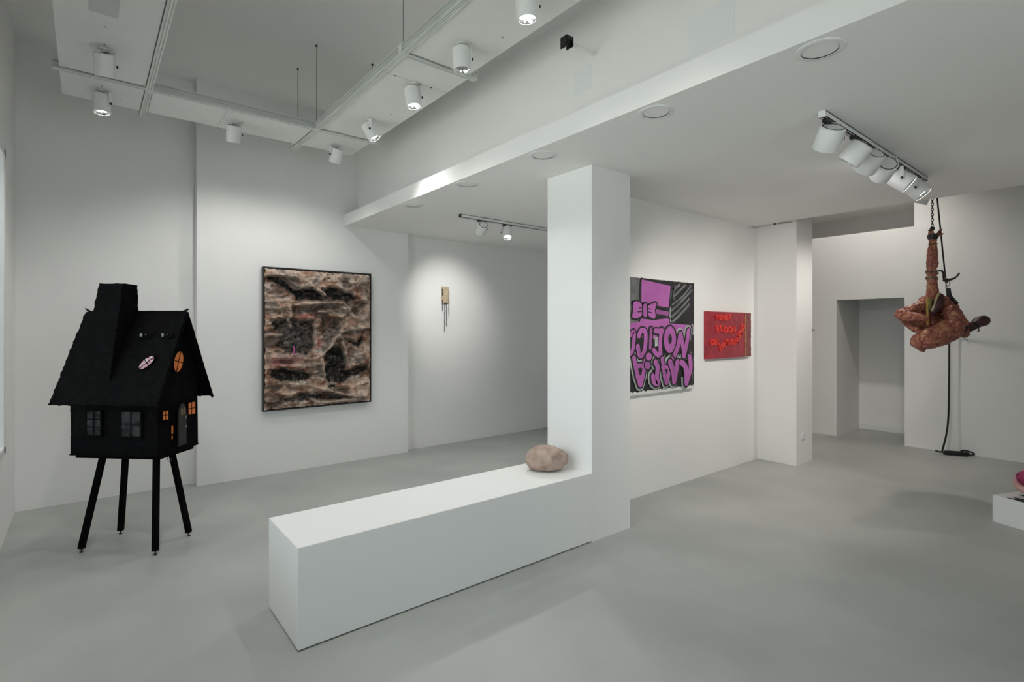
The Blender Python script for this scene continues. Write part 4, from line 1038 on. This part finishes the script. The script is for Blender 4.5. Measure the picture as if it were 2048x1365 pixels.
# ------------------------------------------------------------------ pier fittings
oc = thing('wall_outlet', 'white square wall socket low on the wall pier', 'socket', (6.602, 2.66, .331))
MB().box((-.042, -.009, -.042), (.042, 0, .042)).build('cover_plate', M_white, oc, bevel=.003)
MB().box((-.022, -.011, -.022), (.022, -.0085, .022)).build('socket_face', M_white, oc, bevel=.001)
hk = thing('wall_hook', 'small dark metal hook at the edge of the wall pier', 'hook', (6.855, 2.66, 1.59))
MB().box((-.008, -.004, -.016), (.008, 0, .016)).build('hook_plate', M_steel, hk)
MB().tube(smoothline([(0, -.002, -.004), (0, -.022, -.008), (0, -.026, .006)], 4), .0045, 8).build('hook_pin', M_dark, hk, True)

# ------------------------------------------------------------------ white box with the pink creature at the right edge
BX = thing('white_box', 'low white box plinth at the right edge of the picture', 'plinth', (5.85, .871, 0), (0, 0, math.atan2(-.198, -.081)))
MB().box((0, 0, 0), (.62, .34, .213)).build('box_body', M_plinth, BX, bevel=.001)
MB().box((0.002, 0.002, .2135), (.618, .338, .22)).build('box_lid', M_plinth, BX)
bxM = BX.matrix_basis.copy() if False else Matrix.Translation((5.85, .871, 0)) @ Matrix.Rotation(math.atan2(-.198, -.081), 4, 'Z')
BLUE = bxM
def bw(x_, y_, z_): return tuple(bxM @ Vector((x_, y_, z_)))
sc_ = []
M_scrap = mat('black torn paper', (.010, .010, .011), .7, var=.3, scale=30)
for nm, P_, lab in (('torn_paper', [(.095, .012), (.14, .05), (.105, .075), (.17, .10), (.30, .12), (.40, .10), (.38, .015), (.30, .02), (.25, .006), (.18, .008), (.14, .02)], 'black torn paper scrap on the front edge of the white box'),
                    ('torn_paper', [(.07, .21), (.10, .26), (.16, .30), (.28, .31), (.34, .24), (.26, .20), (.16, .21), (.12, .19)], 'black torn paper scrap at the back of the white box')):
    t = MB(); n = len(P_)
    t.rings([[bw(x_, y_, .2202) for x_, y_ in P_], [bw(x_, y_, .2235 + .006 * abs(noise.noise(Vector((x_ * 40, y_ * 40, 2))))) for x_, y_ in P_]])
    tag(t.build(nm, M_scrap), lab, 'paper', 'paper scraps on the white box')
M_rose = mat('rose pink plush', (.50, .105, .20), .7, base2=(.58, .20, .29), scale=7, bump=.2, bscale=120)
M_blush = mat('pale pink plush', (.60, .36, .34), .7, base2=(.52, .27, .27), scale=8, bump=.2, bscale=120)
PC = thing('pink_creature', 'pink plush creature curled up on the white box, cut by the picture edge', 'sculpture', bw(.155, .17, .2315), (0, 0, math.atan2(-.198, -.081)))
MB().ball((.055, .0, .172), 1, 24, 16, (.105, .10, .085)).build('head', M_rose, PC, True)
MB().ball((.032, -.050, .162), 1, 20, 12, (.088, .072, .062)).build('face', mat('deep pink felt', (.38, .028, .12), .6, var=.3, scale=14), PC, True)
for q_ in ((-.020, -.108, .182), (.07, -.118, .182)):
    pts = [Vector((q_[0] + .011 * math.cos(t), q_[1] + .02 * (q_[0] - .05) ** 2, q_[2] + .009 * math.sin(t))) for t in [math.pi * k / 10 for k in range(11)]]
    MB().tube(pts, .0032, 6).build('eye_mark', M_dark, PC, True)
MB().tube([(-.012, -.115, .152), (-.002, -.119, .148), (.012, -.121, .151)], .0026, 6).build('mouth_mark', M_dark, PC, True)
MB().tube(smoothline([(-.03, .04, .185), (-.062, .0, .15), (-.055, -.04, .105), (-.01, -.075, .078), (.06, -.09, .062), (.16, -.085, .058)], 6), .030, 14).build('arm', M_blush, PC, True)
MB().tube(smoothline([(.0, -.01, .07), (.03, -.055, .045), (.08, -.085, .030), (.14, -.09, .030)], 6), [.032] * 13 + [.030] * 6, 14).build('leg', M_blush, PC, True)
MB().ball((.12, .02, .085), 1, 20, 12, (.14, .09, .085)).build('belly', M_blush, PC, True)
